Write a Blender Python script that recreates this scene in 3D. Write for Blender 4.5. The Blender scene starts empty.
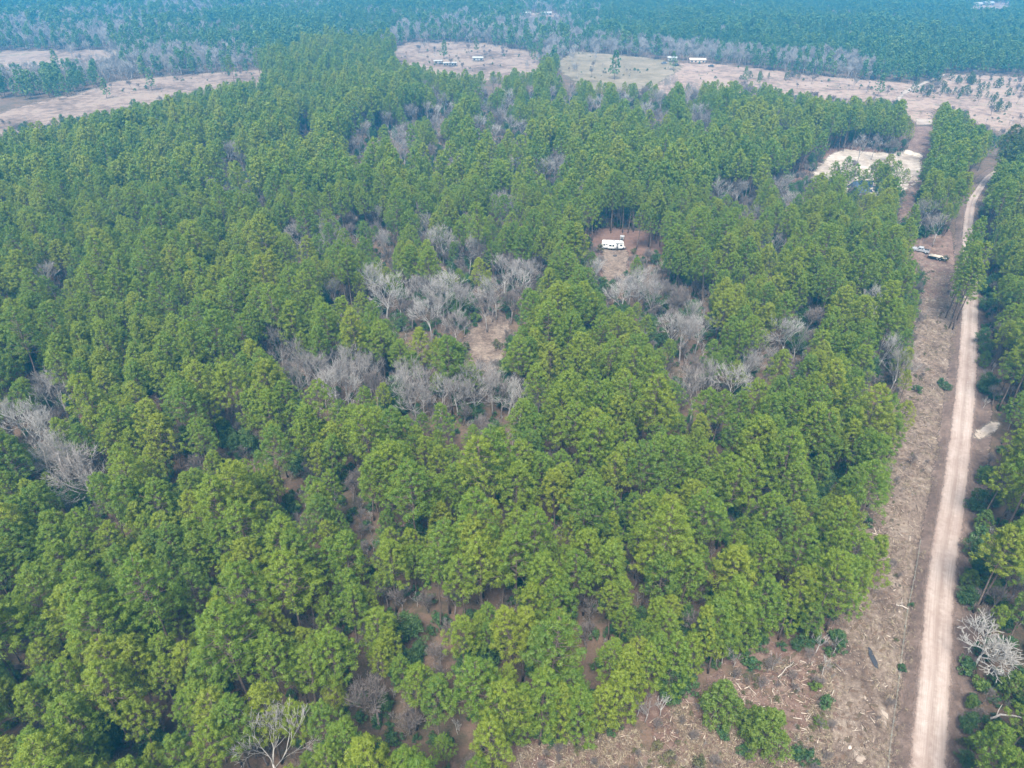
import bpy, bmesh, math, random
import numpy as np
from mathutils import Vector, Matrix

R_ = math.radians
rng = np.random.default_rng(7)
rnd = random.Random(11)
SC = bpy.context.scene
COL = SC.collection

# ------------------------------------------------------------------ camera, sky, sun, exposure
CAM_H, PITCH, FPX = 95.0, 33.1, 711.0
cam_d = bpy.data.cameras.new('camera')
cam_d.sensor_width = 36.0
cam_d.lens = FPX * 36.0 / 1024.0
cam_d.clip_start, cam_d.clip_end = 1.0, 30000.0
cam = bpy.data.objects.new('camera', cam_d)
cam.location = (0, 0, CAM_H)
cam.rotation_euler = (R_(90 - PITCH), 0, 0)
COL.objects.link(cam)
SC.camera = cam

SUN_EL, SUN_AZ = 60.0, 192.0          # azimuth clockwise from +Y (the view direction)
world = bpy.data.worlds.new('World')
SC.world = world
world.use_nodes = True
wn = world.node_tree
bg = wn.nodes['Background']
sky = wn.nodes.new('ShaderNodeTexSky')
sky.sky_type = 'NISHITA'
sky.sun_disc = False
sky.sun_elevation = R_(SUN_EL)
sky.sun_rotation = R_(SUN_AZ)
sky.air_density = 1.0
sky.dust_density = 3.5
sky.ozone_density = 1.0
overcast = wn.nodes.new('ShaderNodeHueSaturation')      # a cloudy sky is paler than a clear one
overcast.inputs['Saturation'].default_value = 0.4
wn.links.new(sky.outputs[0], overcast.inputs['Color'])
wn.links.new(overcast.outputs[0], bg.inputs[0])
bg.inputs[1].default_value = 0.095
sun_d = bpy.data.lights.new('sun', 'SUN')
sun_d.energy = 2.0
sun_d.angle = R_(18)
sun_d.color = (1.0, 0.95, 0.84)
sun = bpy.data.objects.new('sun', sun_d)
sd = Vector((math.sin(R_(SUN_AZ)) * math.cos(R_(SUN_EL)), math.cos(R_(SUN_AZ)) * math.cos(R_(SUN_EL)), math.sin(R_(SUN_EL))))
sun.rotation_euler = sd.to_track_quat('Z', 'Y').to_euler()
sun.location = (100, 100, 300)
COL.objects.link(sun)
SC.view_settings.view_transform = 'Standard'
SC.view_settings.look = 'None'
SC.view_settings.gamma = 1.0
SC.view_settings.exposure = 2.0
SC.render.engine = 'CYCLES'
SC.cycles.max_bounces = 6
SC.cycles.diffuse_bounces = 3
SC.cycles.glossy_bounces = 2
SC.cycles.transmission_bounces = 4
SC.cycles.transparent_max_bounces = 8
SC.cycles.volume_bounces = 0
HAZE_DENSITY = 0.00037
HAZE_COLOR = (0.05, 0.49, 1.0)

# ------------------------------------------------------------------ layout: where a point of the view meets the ground
cp, sp_ = math.cos(R_(PITCH)), math.sin(R_(PITCH))

def G(px, py, z=0.0):
    a, b = (px - 512) / FPX, (py - 384) / FPX
    dx, dy, dz = a, cp - b * sp_, -sp_ - b * cp
    t = (z - CAM_H) / dz
    return (dx * t, dy * t, z)

def proj(P):
    P = np.asarray(P, float)
    x, y, z = P[..., 0], P[..., 1], P[..., 2] - CAM_H
    d = y * cp - z * sp_
    u = y * sp_ + z * cp
    return np.stack([512 + FPX * x / d, 384 - FPX * u / d, d], -1)

def in_poly(pts, poly):
    x, y = pts[:, 0], pts[:, 1]
    r = np.zeros(len(pts), bool)
    n = len(poly)
    for i in range(n):
        x0, y0 = poly[i][:2]
        x1, y1 = poly[(i + 1) % n][:2]
        c = (y0 > y) != (y1 > y)
        if y1 != y0:
            r ^= c & (x < (x1 - x0) * (y - y0) / (y1 - y0) + x0)
    return r

def poly_dist(pts, poly):
    d = np.full(len(pts), 1e9)
    n = len(poly)
    for i in range(n):
        a = np.array(poly[i][:2], float)
        b = np.array(poly[(i + 1) % n][:2], float)
        ab = b - a
        t = np.clip(((pts - a) @ ab) / max(ab @ ab, 1e-9), 0, 1)
        d = np.minimum(d, np.linalg.norm(pts - (a + t[:, None] * ab), axis=1))
    return d

def hash01(ix, iy, seed=0):
    v = np.sin(ix * 127.1 + iy * 311.7 + seed * 74.7) * 43758.5453
    return v - np.floor(v)

def vnoise(x, y, seed=0):
    ix, iy = np.floor(x), np.floor(y)
    fx, fy = x - ix, y - iy
    fx, fy = fx * fx * (3 - 2 * fx), fy * fy * (3 - 2 * fy)
    a, b = hash01(ix, iy, seed), hash01(ix + 1, iy, seed)
    c, d = hash01(ix, iy + 1, seed), hash01(ix + 1, iy + 1, seed)
    return a + (b - a) * fx + (c - a) * fy + (a - b - c + d) * fx * fy

# the dirt road: a line of points on the ground
road_px = [(925, 830), (927.5, 768), (935, 672), (941.5, 576), (955.5, 480), (966, 384), (970, 310), (970, 270), (968, 235), (971, 205), (979, 190), (990, 176), (1012, 166), (1060, 158)]
road_ctl = np.array([G(*p)[:2] for p in road_px])
road_ctl = np.vstack([road_ctl[0] - (road_ctl[1] - road_ctl[0]) * 3, road_ctl])

def catmull(P, step):
    out = []
    P = np.vstack([2 * P[0] - P[1], P, 2 * P[-1] - P[-2]])
    for i in range(1, len(P) - 2):
        n = max(2, int(np.linalg.norm(P[i + 1] - P[i]) / step))
        for k in range(n):
            t = k / n
            out.append(.5 * (2 * P[i] + (P[i + 1] - P[i - 1]) * t + (2 * P[i - 1] - 5 * P[i] + 4 * P[i + 1] - P[i + 2]) * t * t + (3 * P[i] - P[i - 1] - 3 * P[i + 1] + P[i + 2]) * t ** 3))
    out.append(P[-2])
    return np.array(out)
ROAD = catmull(road_ctl, 2.0)

def road_t(pts):
    """signed distance across the road (left negative) of each point"""
    pts = np.asarray(pts, float)
    best = np.full(len(pts), 1e9)
    sgn = np.ones(len(pts))
    for i in range(0, len(ROAD) - 4, 4):
        a, b = ROAD[i], ROAD[i + 4]
        ab = b - a
        t = np.clip(((pts - a) @ ab) / (ab @ ab), 0, 1)
        q = pts - (a + t[:, None] * ab)
        d = np.hypot(q[:, 0], q[:, 1])
        m = d < best
        best[m] = d[m]
        sgn[m] = np.where(ab[0] * q[m, 1] - ab[1] * q[m, 0] > 0, -1, 1)
    return best * sgn

def ground_h(pts):
    """height of the ground: ditches along the road, low bumps on the cleared strip"""
    pts = np.asarray(pts, float)
    t = road_t(pts)
    h = -0.75 * np.exp(-((t + 4.2) / 1.0) ** 2) - 0.45 * np.exp(-((t - 3.7) / 0.9) ** 2)
    h += 0.06 * np.exp(-(t / 2.0) ** 4)
    rough = np.clip((-t - 5.5) / 2.0, 0, 1) * np.clip((40 + t) / 6.0, 0, 1)
    h += rough * (0.55 * (vnoise(pts[:, 0] / 2.3, pts[:, 1] / 2.3, 3) - .5) + 0.35 * (vnoise(pts[:, 0] / 0.9, pts[:, 1] / 0.9, 5) - .5))
    fade = np.clip((330 - pts[:, 1]) / 60.0, 0, 1)
    return h * fade

# ------------------------------------------------------------------ helpers
def tag(o, label=None, cat=None, group=None, kind=None):
    if label: o['label'] = label
    if cat: o['category'] = cat
    if group: o['group'] = group
    if kind: o['kind'] = kind
    return o

def empty(name, loc, rz=0.0, s=1.0):
    o = bpy.data.objects.new(name, None)
    o.location = loc
    o.rotation_euler = (0, 0, rz)
    o.scale = (s, s, s) if not isinstance(s, tuple) else s
    o.empty_display_size = .5
    COL.objects.link(o)
    return o

def link(name, me, parent=None, mat=None):
    o = bpy.data.objects.new(name, me)
    if mat is not None:
        me.materials.clear()
        me.materials.append(mat)
    o.parent = parent
    COL.objects.link(o)
    return o

def mesh_np(name, V, F, attrs=None, smooth=False):
    """V (n,3); F list of arrays each (m,k)"""
    me = bpy.data.meshes.new(name)
    V = np.asarray(V, np.float32)
    me.vertices.add(len(V))
    me.vertices.foreach_set('co', V.ravel())
    loops = np.concatenate([np.asarray(f, np.int32).ravel() for f in F])
    sizes = np.concatenate([np.full(len(f), f.shape[1], np.int32) for f in F])
    starts = np.concatenate([[0], np.cumsum(sizes)[:-1]]).astype(np.int32)
    me.loops.add(len(loops))
    me.loops.foreach_set('vertex_index', loops)
    me.polygons.add(len(sizes))
    me.polygons.foreach_set('loop_start', starts)
    me.polygons.foreach_set('loop_total', sizes)
    if smooth:
        me.polygons.foreach_set('use_smooth', np.ones(len(sizes), bool))
    for k, a in (attrs or {}).items():
        at = me.attributes.new(k, 'FLOAT', 'POINT')
        at.data.foreach_set('value', np.asarray(a, np.float32))
    me.update(calc_edges=True)
    return me

class MB:
    """collects boxes, tubes and the like into one mesh"""
    def __init__(s):
        s.V, s.F3, s.F4, s.n = [], [], [], 0
    def add(s, V, f3=(), f4=()):
        V = np.asarray(V, float)
        if len(f3): s.F3.append(np.asarray(f3, int) + s.n)
        if len(f4): s.F4.append(np.asarray(f4, int) + s.n)
        s.V.append(V)
        s.n += len(V)
    def box(s, c, d, rz=0.0, taper=1.0, M=None):
        x, y, z = d[0] / 2, d[1] / 2, d[2] / 2
        V = np.array([(-x, -y, -z), (x, -y, -z), (x, y, -z), (-x, y, -z), (-x * taper, -y * taper, z), (x * taper, -y * taper, z), (x * taper, y * taper, z), (-x * taper, y * taper, z)])
        if M is not None:
            V = V @ np.array(M).T
        c_, s_ = math.cos(rz), math.sin(rz)
        V = V @ np.array([[c_, s_, 0], [-s_, c_, 0], [0, 0, 1]]) + np.array(c)
        s.add(V, f4=[(0, 3, 2, 1), (4, 5, 6, 7), (0, 1, 5, 4), (1, 2, 6, 5), (2, 3, 7, 6), (3, 0, 4, 7)])
    def tube(s, P, r, n=6, cap=True):
        P = np.asarray(P, float)
        r = np.broadcast_to(np.asarray(r, float), (len(P),))
        rows = []
        for i in range(len(P)):
            d = P[min(i + 1, len(P) - 1)] - P[max(i - 1, 0)]
            d = d / (np.linalg.norm(d) + 1e-9)
            a = np.cross(d, (0.13, 0.97, 0.2) if abs(d[1]) < .85 else (1, 0, 0.1))
            a /= np.linalg.norm(a) + 1e-9
            b = np.cross(d, a)
            k = np.arange(n) * 2 * math.pi / n
            rows.append(P[i] + r[i] * (np.cos(k)[:, None] * a + np.sin(k)[:, None] * b))
        f = []
        for i in range(len(P) - 1):
            for k in range(n):
                k2 = (k + 1) % n
                f.append((i * n + k, i * n + k2, (i + 1) * n + k2, (i + 1) * n + k))
        V = np.vstack(rows)
        f3 = []
        if cap:
            e = len(V)
            V = np.vstack([V, P[0], P[-1]])
            for k in range(n):
                k2 = (k + 1) % n
                f3.append((e, k2, k))
                f3.append((e + 1, (len(P) - 1) * n + k, (len(P) - 1) * n + k2))
        s.add(V, f3=f3, f4=f)
    def cyl(s, c, axis, r, w, n=14):
        ax = np.array(axis, float)
        ax /= np.linalg.norm(ax)
        c = np.array(c, float)
        s.tube([c - ax * w / 2, c + ax * w / 2], r, n)
    def mesh(s, name, smooth=False):
        F = []
        if s.F3: F.append(np.vstack(s.F3))
        if s.F4: F.append(np.vstack(s.F4))
        return mesh_np(name, np.vstack(s.V), F, smooth=smooth)
    def build(s, name, mat, parent=None, smooth=False, bevel=0.0):
        o = link(name, s.mesh(name, smooth), parent, mat)
        if bevel:
            b = o.modifiers.new('bevel', 'BEVEL')
            b.width, b.segments, b.limit_method = bevel, 2, 'ANGLE'
        return o

# ------------------------------------------------------------------ materials
class NT:
    def __init__(s, name):
        s.m = bpy.data.materials.new(name)
        s.m.use_nodes = True
        s.t = s.m.node_tree
        s.t.nodes.clear()
        s.out = s.t.nodes.new('ShaderNodeOutputMaterial')
    def n(s, typ, **kw):
        x = s.t.nodes.new('ShaderNode' + typ)
        for k, v in kw.items():
            setattr(x, k, v)
        return x
    def l(s, a, b):
        s.t.links.new(a, b)
    def noise(s, scale, detail=4, rough=.55, vec=None):
        x = s.n('TexNoise')
        x.inputs['Scale'].default_value = scale
        x.inputs['Detail'].default_value = detail
        x.inputs['Roughness'].default_value = rough
        if vec is None:
            vec = s.pos()
        s.l(vec, x.inputs['Vector'])
        return x.outputs['Fac']
    def pos(s):
        if not hasattr(s, '_pos'):
            s._pos = s.n('NewGeometry').outputs['Position']
        return s._pos
    def ramp(s, fac, stops):
        x = s.n('ValToRGB')
        e = x.color_ramp.elements
        while len(e) < len(stops):
            e.new(.5)
        for i, (p, c) in enumerate(stops):
            e[i].position = p
            e[i].color = (c[0], c[1], c[2], 1) if isinstance(c, tuple) else (c, c, c, 1)
        s.l(fac, x.inputs[0])
        return x.outputs[0]
    def mix(s, f, a, b, mode='MIX'):
        x = s.n('Mix', data_type='RGBA', blend_type=mode)
        for sock, v in ((x.inputs[0], f), (x.inputs[6], a), (x.inputs[7], b)):
            if isinstance(v, (int, float)):
                sock.default_value = v
            elif isinstance(v, tuple):
                sock.default_value = (*v, 1)
            else:
                s.l(v, sock)
        return x.outputs[2]
    def math(s, op, a, b=0.0, clamp=False):
        x = s.n('Math', operation=op, use_clamp=clamp)
        for sock, v in ((x.inputs[0], a), (x.inputs[1], b)):
            if isinstance(v, (int, float)):
                sock.default_value = v
            else:
                s.l(v, sock)
        return x.outputs[0]
    def attr(s, name):
        return s.n('Attribute', attribute_name=name).outputs['Fac']
    def bump(s, h, strength=.5, dist=.1):
        x = s.n('Bump')
        x.inputs['Strength'].default_value = strength
        x.inputs['Distance'].default_value = dist
        s.l(h, x.inputs['Height'])
        return x.outputs[0]
    def principled(s, col, rough=.8, spec=.3, metal=0.0, normal=None):
        x = s.n('BsdfPrincipled')
        if isinstance(col, tuple):
            x.inputs['Base Color'].default_value = (*col, 1)
        else:
            s.l(col, x.inputs['Base Color'])
        x.inputs['Roughness'].default_value = rough
        x.inputs['Specular IOR Level'].default_value = spec
        x.inputs['Metallic'].default_value = metal
        if normal is not None:
            s.l(normal, x.inputs['Normal'])
        return x.outputs[0]
    def done(s, sh):
        s.l(sh, s.out.inputs['Surface'])
        return s.m

def foliage_mat(name, stops, patch_scale=0.02, transl=0.36, tint=0.5, tcol=(0.21, 0.25, 0.02)):
    t = NT(name)
    oi = t.n('ObjectInfo')
    patch = t.noise(patch_scale, 3, .6, oi.outputs['Location'])
    patch = t.math('MULTIPLY_ADD', patch, 1.7)
    patch.node.inputs[2].default_value = -.35
    f = t.math('ADD', t.math('MULTIPLY', oi.outputs['Random'], .6), t.math('MULTIPLY', patch, .45))
    col = t.ramp(f, stops)
    tn = t.math('MULTIPLY', t.attr('tint'), tint)
    col = t.mix(tn, col, tcol)
    d = t.n('BsdfDiffuse')
    t.l(col, d.inputs[0])
    tr = t.n('BsdfTranslucent')
    t.l(t.mix(1.0, col, (1.15, 1.1, .7), 'MULTIPLY'), tr.inputs[0])
    m1 = t.n('MixShader')
    m1.inputs[0].default_value = transl
    t.l(d.outputs[0], m1.inputs[1])
    t.l(tr.outputs[0], m1.inputs[2])
    gl = t.n('BsdfGlossy')
    gl.inputs['Roughness'].default_value = .55
    m2 = t.n('MixShader')
    m2.inputs[0].default_value = .025
    t.l(m1.outputs[0], m2.inputs[1])
    t.l(gl.outputs[0], m2.inputs[2])
    return t.done(m2.outputs[0])

def bark_mat(name, a, b, scale=3.0):
    t = NT(name)
    oi = t.n('ObjectInfo')
    c = t.ramp(t.noise(scale, 3), [(.3, a), (.7, b)])
    c = t.mix(t.math('MULTIPLY', oi.outputs['Random'], .35), c, tuple(x * .55 for x in a))
    return t.done(t.principled(c, .9, .1))

M = {}
M['needles'] = foliage_mat('pine_needles', [(0.12, (.054, .122, .020)), (.36, (.086, .163, .014)), (.58, (.128, .194, .013)), (.85, (.190, .225, .016))])
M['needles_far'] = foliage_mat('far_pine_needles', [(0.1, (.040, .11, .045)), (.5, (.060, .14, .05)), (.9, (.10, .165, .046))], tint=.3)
M['needles_dark'] = foliage_mat('dark_pine_needles', [(0.1, (.032, .064, .032)), (.9, (.056, .088, .034))], tint=.35)
M['leaf_dark'] = foliage_mat('evergreen_leaves', [(0.1, (.018, .066, .028)), (.5, (.030, .092, .034)), (.95, (.06, .12, .034))], tint=.3)
M['leaf_bright'] = foliage_mat('bright_leaves', [(0.1, (.055, .12, .016)), (.9, (.11, .17, .020))], tint=.5, tcol=(.17, .21, .025))
M['leaf_olive'] = foliage_mat('olive_leaves', [(0.1, (.07, .085, .035)), (.9, (.13, .12, .05))], tint=.4, tcol=(.16, .14, .06))
M['bark'] = bark_mat('pine_bark', (.10, .075, .06), (.19, .145, .12))
M['bare'] = bark_mat('bare_grey_bark', (.22, .20, .185), (.33, .308, .29))
M['bare_white'] = bark_mat('bare_white_bark', (.30, .285, .265), (.43, .41, .385))
M['bare_brown'] = bark_mat('bare_brown_twigs', (.15, .125, .115), (.24, .205, .185))

def ground_mat(name, cols, scales=(.08, .6, 3.5), edge=False, bump=.6, rough=.95, speck=None):
    t = NT(name)
    a = t.noise(scales[0], 4, .6)
    b = t.noise(scales[1], 5, .65)
    c = t.noise(scales[2], 4, .7)
    f = t.math('ADD', t.math('MULTIPLY', a, .4), t.math('ADD', t.math('MULTIPLY', b, .4), t.math('MULTIPLY', c, .2)))
    n = len(cols)
    col = t.ramp(f, [(.36 + .28 * i / (n - 1), cc) for i, cc in enumerate(cols)])
    if speck:
        v = t.n('TexVoronoi')
        v.inputs['Scale'].default_value = speck[1]
        t.l(t.pos(), v.inputs['Vector'])
        sp = t.ramp(v.outputs['Color'], [(speck[2], 0.0), (min(speck[2] + .08, 1), 1.0)])
        sp2 = t.math('MULTIPLY', sp, t.ramp(v.outputs['Distance'], [(.2, 1.0), (.5, 0.0)]))
        col = t.mix(t.math('MULTIPLY', sp2, speck[3]), col, speck[0])
    sh = t.principled(col, rough, .15, normal=t.bump(t.math('ADD', b, c), bump, .25))
    if edge:
        e = t.attr('edge')
        k = t.math('ADD', t.math('MULTIPLY', e, 1.9), t.math('MULTIPLY', t.math('SUBTRACT', t.math('ADD', t.math('MULTIPLY', b, .45), t.math('ADD', t.math('MULTIPLY', c, .25), t.math('MULTIPLY', a, .3))), .5), 2.6))
        al = t.ramp(k, [(.35, 0.0), (.75, 1.0)])
        tr = t.n('BsdfTransparent')
        mx = t.n('MixShader')
        t.l(al, mx.inputs[0])
        t.l(tr.outputs[0], mx.inputs[1])
        t.l(sh, mx.inputs[2])
        sh = mx.outputs[0]
    return t.done(sh)

M['floor'] = ground_mat('forest_floor', [(.040, .040, .022), (.075, .058, .038), (.125, .082, .060), (.090, .075, .045)])
M['strip'] = ground_mat('brushy_cleared_soil', [(.052, .037, .029), (.115, .082, .064), (.195, .15, .118), (.30, .248, .20)], (.2, 1.1, 6.0), True, 1.0, speck=((.38, .32, .26), 3.2, .66, .4))
M['brush'] = ground_mat('brush_clearing_soil', [(.06, .04, .03), (.115, .07, .055), (.17, .115, .092), (.23, .18, .14)], (.2, 1.0, 5.0), True, 1.0, speck=((.36, .30, .25), 3.0, .74, .4))
M['field'] = ground_mat('dry_field', [(.05, .036, .026), (.12, .084, .064), (.22, .165, .13), (.10, .09, .05)], (.03, .2, 1.3), True, .5)
M['field_pink'] = ground_mat('cutover_field', [(.06, .045, .033), (.15, .105, .082), (.26, .19, .15), (.10, .09, .055)], (.03, .2, 1.3), True, .5, speck=((.08, .10, .05), .35, .7, .7))
M['field_green'] = ground_mat('grassy_field', [(.09, .07, .047), (.15, .123, .08), (.22, .178, .135)], (.03, .15, 1.0), True, .5)
M['sand'] = ground_mat('white_sand', [(.12, .09, .068), (.28, .235, .195), (.42, .375, .335)], (.06, .3, 1.6), True, .5)
M['sand_dull'] = ground_mat('dull_sand', [(.16, .125, .10), (.25, .205, .17), (.33, .285, .24)], (.06, .3, 1.6), True, .5)
M['litter'] = ground_mat('red_needle_litter', [(.075, .048, .038), (.125, .074, .058), (.165, .108, .085)], (.1, .6, 3.0), True, .6)
M['verge'] = ground_mat('road_verge_soil', [(.065, .048, .04), (.12, .085, .07), (.19, .14, .115)], (.15, .9, 5.0), True, .9)

def road_mat():
    t = NT('packed_dirt')
    v = t.attr('across')
    a = t.noise(.09, 4, .6)
    b = t.noise(1.2, 5, .65)
    c = t.noise(7.0, 3, .7)
    col = t.ramp(t.math('ADD', t.math('MULTIPLY', a, .45), t.math('ADD', t.math('MULTIPLY', b, .35), t.math('MULTIPLY', c, .2))),
                 [(.34, (.215, .16, .138)), (.5, (.305, .25, .222)), (.66, (.385, .335, .302))])
    # wheel tracks worn pale, the middle and the edges left darker with loose soil
    w = t.ramp(t.math('ADD', v, t.math('MULTIPLY', t.math('SUBTRACT', b, .5), .16)), [(.10, 1.0), (.24, .12), (.34, .0), (.44, .38), (.50, .75), (.56, .35), (.66, .0), (.78, .16), (.90, 1.0)])
    cv = t.n('CombineXYZ')
    t.l(t.math('MULTIPLY', v, 26.0), cv.inputs[0])
    t.l(t.math('MULTIPLY', t.attr('along'), .11), cv.inputs[1])
    ruts = t.noise(1.0, 4, .6, cv.outputs[0])
    col = t.mix(t.math('MULTIPLY', t.ramp(ruts, [(.45, 0.0), (.68, 1.0)]), .55), col, (.20, .145, .118))
    col = t.mix(t.math('MULTIPLY', w, .62), col, (.15, .100, .078))
    sh = t.principled(col, .95, .1, normal=t.bump(t.math('ADD', b, c), .6, .12))
    e = t.ramp(t.math('ADD', t.math('PINGPONG', v, .5), t.math('MULTIPLY', t.math('SUBTRACT', t.math('ADD', t.math('MULTIPLY', t.noise(.4, 6, .75), .7), t.math('MULTIPLY', c, .3)), .5), .46)), [(.04, 0.0), (.16, 1.0)])
    tr = t.n('BsdfTransparent')
    mx = t.n('MixShader')
    t.l(e, mx.inputs[0])
    t.l(tr.outputs[0], mx.inputs[1])
    t.l(sh, mx.inputs[2])
    return t.done(mx.outputs[0])
M['road'] = road_mat()

def plain(name, col, rough=.5, spec=.4, metal=0.0, var=.12, scale=2.0):
    t = NT(name)
    c = t.ramp(t.noise(scale, 4), [(.3, tuple(x * (1 - var) for x in col)), (.7, tuple(min(1, x * (1 + var)) for x in col))])
    return t.done(t.principled(c, rough, spec, metal))
M['white_paint'] = plain('white_paint', (.62, .62, .60), .4, var=.10)
M['dull_white'] = plain('weathered_white', (.27, .265, .25), .7, var=.2)
M['grey_paint'] = plain('grey_paint', (.27, .28, .30), .3, var=.05)
M['glass'] = plain('dark_glass', (.02, .025, .03), .08, .6)
M['rubber'] = plain('tyre_rubber', (.02, .02, .02), .8)
M['steel'] = plain('steel', (.35, .35, .36), .35, metal=.8)
M['black'] = plain('black_plastic', (.025, .025, .028), .5)
M['dark_stripe'] = plain('grey_stripe', (.10, .11, .13), .4)
M['tan_wood'] = plain('pale_lumber', (.40, .35, .285), .8)
M['roof_tan'] = plain('tan_roof', (.42, .34, .27), .7)
M['roof_grey'] = plain('grey_roof', (.30, .30, .31), .6)
M['wall_pale'] = plain('pale_wall', (.30, .285, .26), .7)
M['wood_bleached'] = plain('bleached_wood', (.42, .375, .33), .85, var=.2, scale=5)
M['stone_pale'] = plain('pale_clay', (.70, .64, .58), .9, var=.2, scale=3)
M['heap_sand'] = plain('heap_sand', (.40, .34, .28), .95, var=.3, scale=1.2)
M['fence'] = plain('faded_fence', (.24, .26, .23), .8, var=.15)
M['red_dark'] = plain('dark_red_paint', (.20, .04, .03), .4)
M['mulch'] = None

def water_mat():
    t = NT('pond_water')
    p = t.principled((.010, .026, .045), .14, .5, normal=t.bump(t.noise(1.5, 3), .08, .05))
    return t.done(p)
M['water'] = water_mat()

# ------------------------------------------------------------------ the ground
def axis(lo, hi, c0, c1, fine, grow=1.28):
    a = list(np.arange(c0, c1 + 1e-6, fine))
    d, x = fine, c1
    while x < hi:
        d *= grow
        x = min(x + d, hi)
        a.append(x)
    d, x, b = fine, c0, []
    while x > lo:
        d *= grow
        x = max(x - d, lo)
        b.append(x)
    return np.array(b[::-1] + a)
r0 = ROAD[0]
ru = np.array(G(970, 310)[:2]) - np.array(G(927.5, 768)[:2])
ru /= np.linalg.norm(ru)
rn = np.array([ru[1], -ru[0]])
ss = axis(-1200, 5200, 0, 340, 1.0)
tt = axis(-4200, 4200, -18, 10, 0.5)
S_, T_ = np.meshgrid(ss, tt, indexing='ij')
O0 = np.array(G(927.5, 768)[:2]) - ru * 30
XY = O0 + S_.reshape(-1, 1) * ru + T_.reshape(-1, 1) * rn
Z = ground_h(XY)
ns, nt = len(ss), len(tt)
i0 = (np.arange(ns - 1)[:, None] * nt + np.arange(nt - 1)[None]).ravel()
gme = mesh_np('ground', np.column_stack([XY, Z]), [np.column_stack([i0, i0 + nt, i0 + nt + 1, i0 + 1])], smooth=True)
go = link('ground', gme, None, M['floor'])
tag(go, 'reddish brown forest floor under the pines', kind='structure')

def sheet(name, poly, mat, z, cell, feather, label, lift=None):
    """a patch of other ground lying on the ground, its border feathered into it"""
    poly = [tuple(p[:2]) for p in poly]
    P = np.array(poly)
    lo, hi = P.min(0) - cell, P.max(0) + cell
    gx, gy = np.arange(lo[0], hi[0] + cell, cell), np.arange(lo[1], hi[1] + cell, cell)
    X, Y = np.meshgrid(gx, gy, indexing='ij')
    pts = np.column_stack([X.ravel(), Y.ravel()])
    d = poly_dist(pts, poly)
    ins = in_poly(pts, poly)
    d = np.where(ins, d, -d)
    nx, ny = len(gx), len(gy)
    zz = ground_h(pts) + z + (lift(pts, d) if lift else 0)
    i = (np.arange(nx - 1)[:, None] * ny + np.arange(ny - 1)[None]).ravel()
    q = np.column_stack([i, i + ny, i + ny + 1, i + 1])
    q = q[(d[q] > 0).any(1)]
    used = np.unique(q)
    mp = np.full(len(pts), -1)
    mp[used] = np.arange(len(used))
    me = mesh_np(name, np.column_stack([pts, zz])[used], [mp[q]], {'edge': np.clip(d / feather, 0, 1)[used]}, smooth=True)
    o = link(name, me, None, mat)
    return tag(o, label, kind='structure')

def ribbon(line, l, r):
    d = np.gradient(line, axis=0)
    d /= np.linalg.norm(d, axis=1)[:, None]
    n = np.column_stack([d[:, 1], -d[:, 0]])
    return [tuple(p) for p in line + n * l] + [tuple(p) for p in (line + n * r)[::-1]]

near_line = ROAD[ROAD[:, 1] < 335]
GP = lambda L: [G(*p)[:2] for p in L]
# cleared strip along the road and its widening up to the sand
strip_poly = ribbon(ROAD[ROAD[:, 1] < 222][::4], -15.5, -2.2)
sheet('cleared_strip', strip_poly, M['strip'], .03, .8, 2.2, 'tan cleared strip of chopped brush along the dirt road')
sheet('upper_strip', GP([(922, 300), (900, 252), (898, 225), (896, 200), (896, 178), (905, 150), (912, 126), (936, 126), (932, 150), (928, 180), (925, 205), (955, 232), (958, 262), (950, 300)]), M['brush'], .045, 1.0, 2.5, 'reddish cleared ground around the parked truck and up to the sand')
sheet('road_verge', ribbon(ROAD[ROAD[:, 1] < 330][::3], -4.8, 6.4), M['verge'], .06, .7, 2.4, 'dark brown road verge and ditch')
sheet('brush_clearing', GP([(470, 860), (500, 738), (560, 728), (612, 716), (625, 680), (690, 660), (760, 628), (800, 620), (850, 615), (846, 690), (840, 768), (838, 860)]), M['brush'], .02, .8, 3.0, 'reddish brushy clearing at the forest corner')
sheet('rv_clearing', GP([(578, 256), (580, 236), (605, 226), (640, 230), (680, 240), (680, 256), (640, 256), (632, 290), (605, 292), (592, 270)]), M['litter'], .02, 1.2, 3.5, 'needle-strewn clearing around the travel trailer')
sheet('rv_yard', GP([(598, 252), (604, 245), (622, 246), (632, 252), (628, 292), (605, 292), (598, 270)]), M['strip'], .04, 1.0, 4.0, 'pale worn yard in front of the travel trailer')
sheet('inner_clearing', GP([(455, 345), (470, 318), (495, 306), (515, 312), (510, 345), (500, 380), (480, 385)]), M['strip'], .02, 1.0, 3.5, 'small tan clearing among grey bare trees')
sheet('sand_pad', GP([(804, 180), (814, 166), (828, 154), (842, 148), (858, 150), (874, 152), (892, 151), (912, 150), (926, 154), (924, 172), (922, 184), (906, 193), (880, 197), (840, 198)]), M['sand'], .075, 1.5, 6.0, 'white sand pad bulldozed beside the pond')
sheet('sand_patch', GP([(914, 125), (915, 119), (934, 119), (934, 125)]), M['sand_dull'], .06, 1.0, 2.5, 'small white sand patch at the end of the strip')
sheet('needle_litter', GP([(765, 185), (790, 165), (840, 140), (905, 138), (908, 148), (850, 156), (815, 165), (795, 195)]), M['litter'], .02, 1.5, 4.0, 'red needle litter under thin pines beside the sand')
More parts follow.
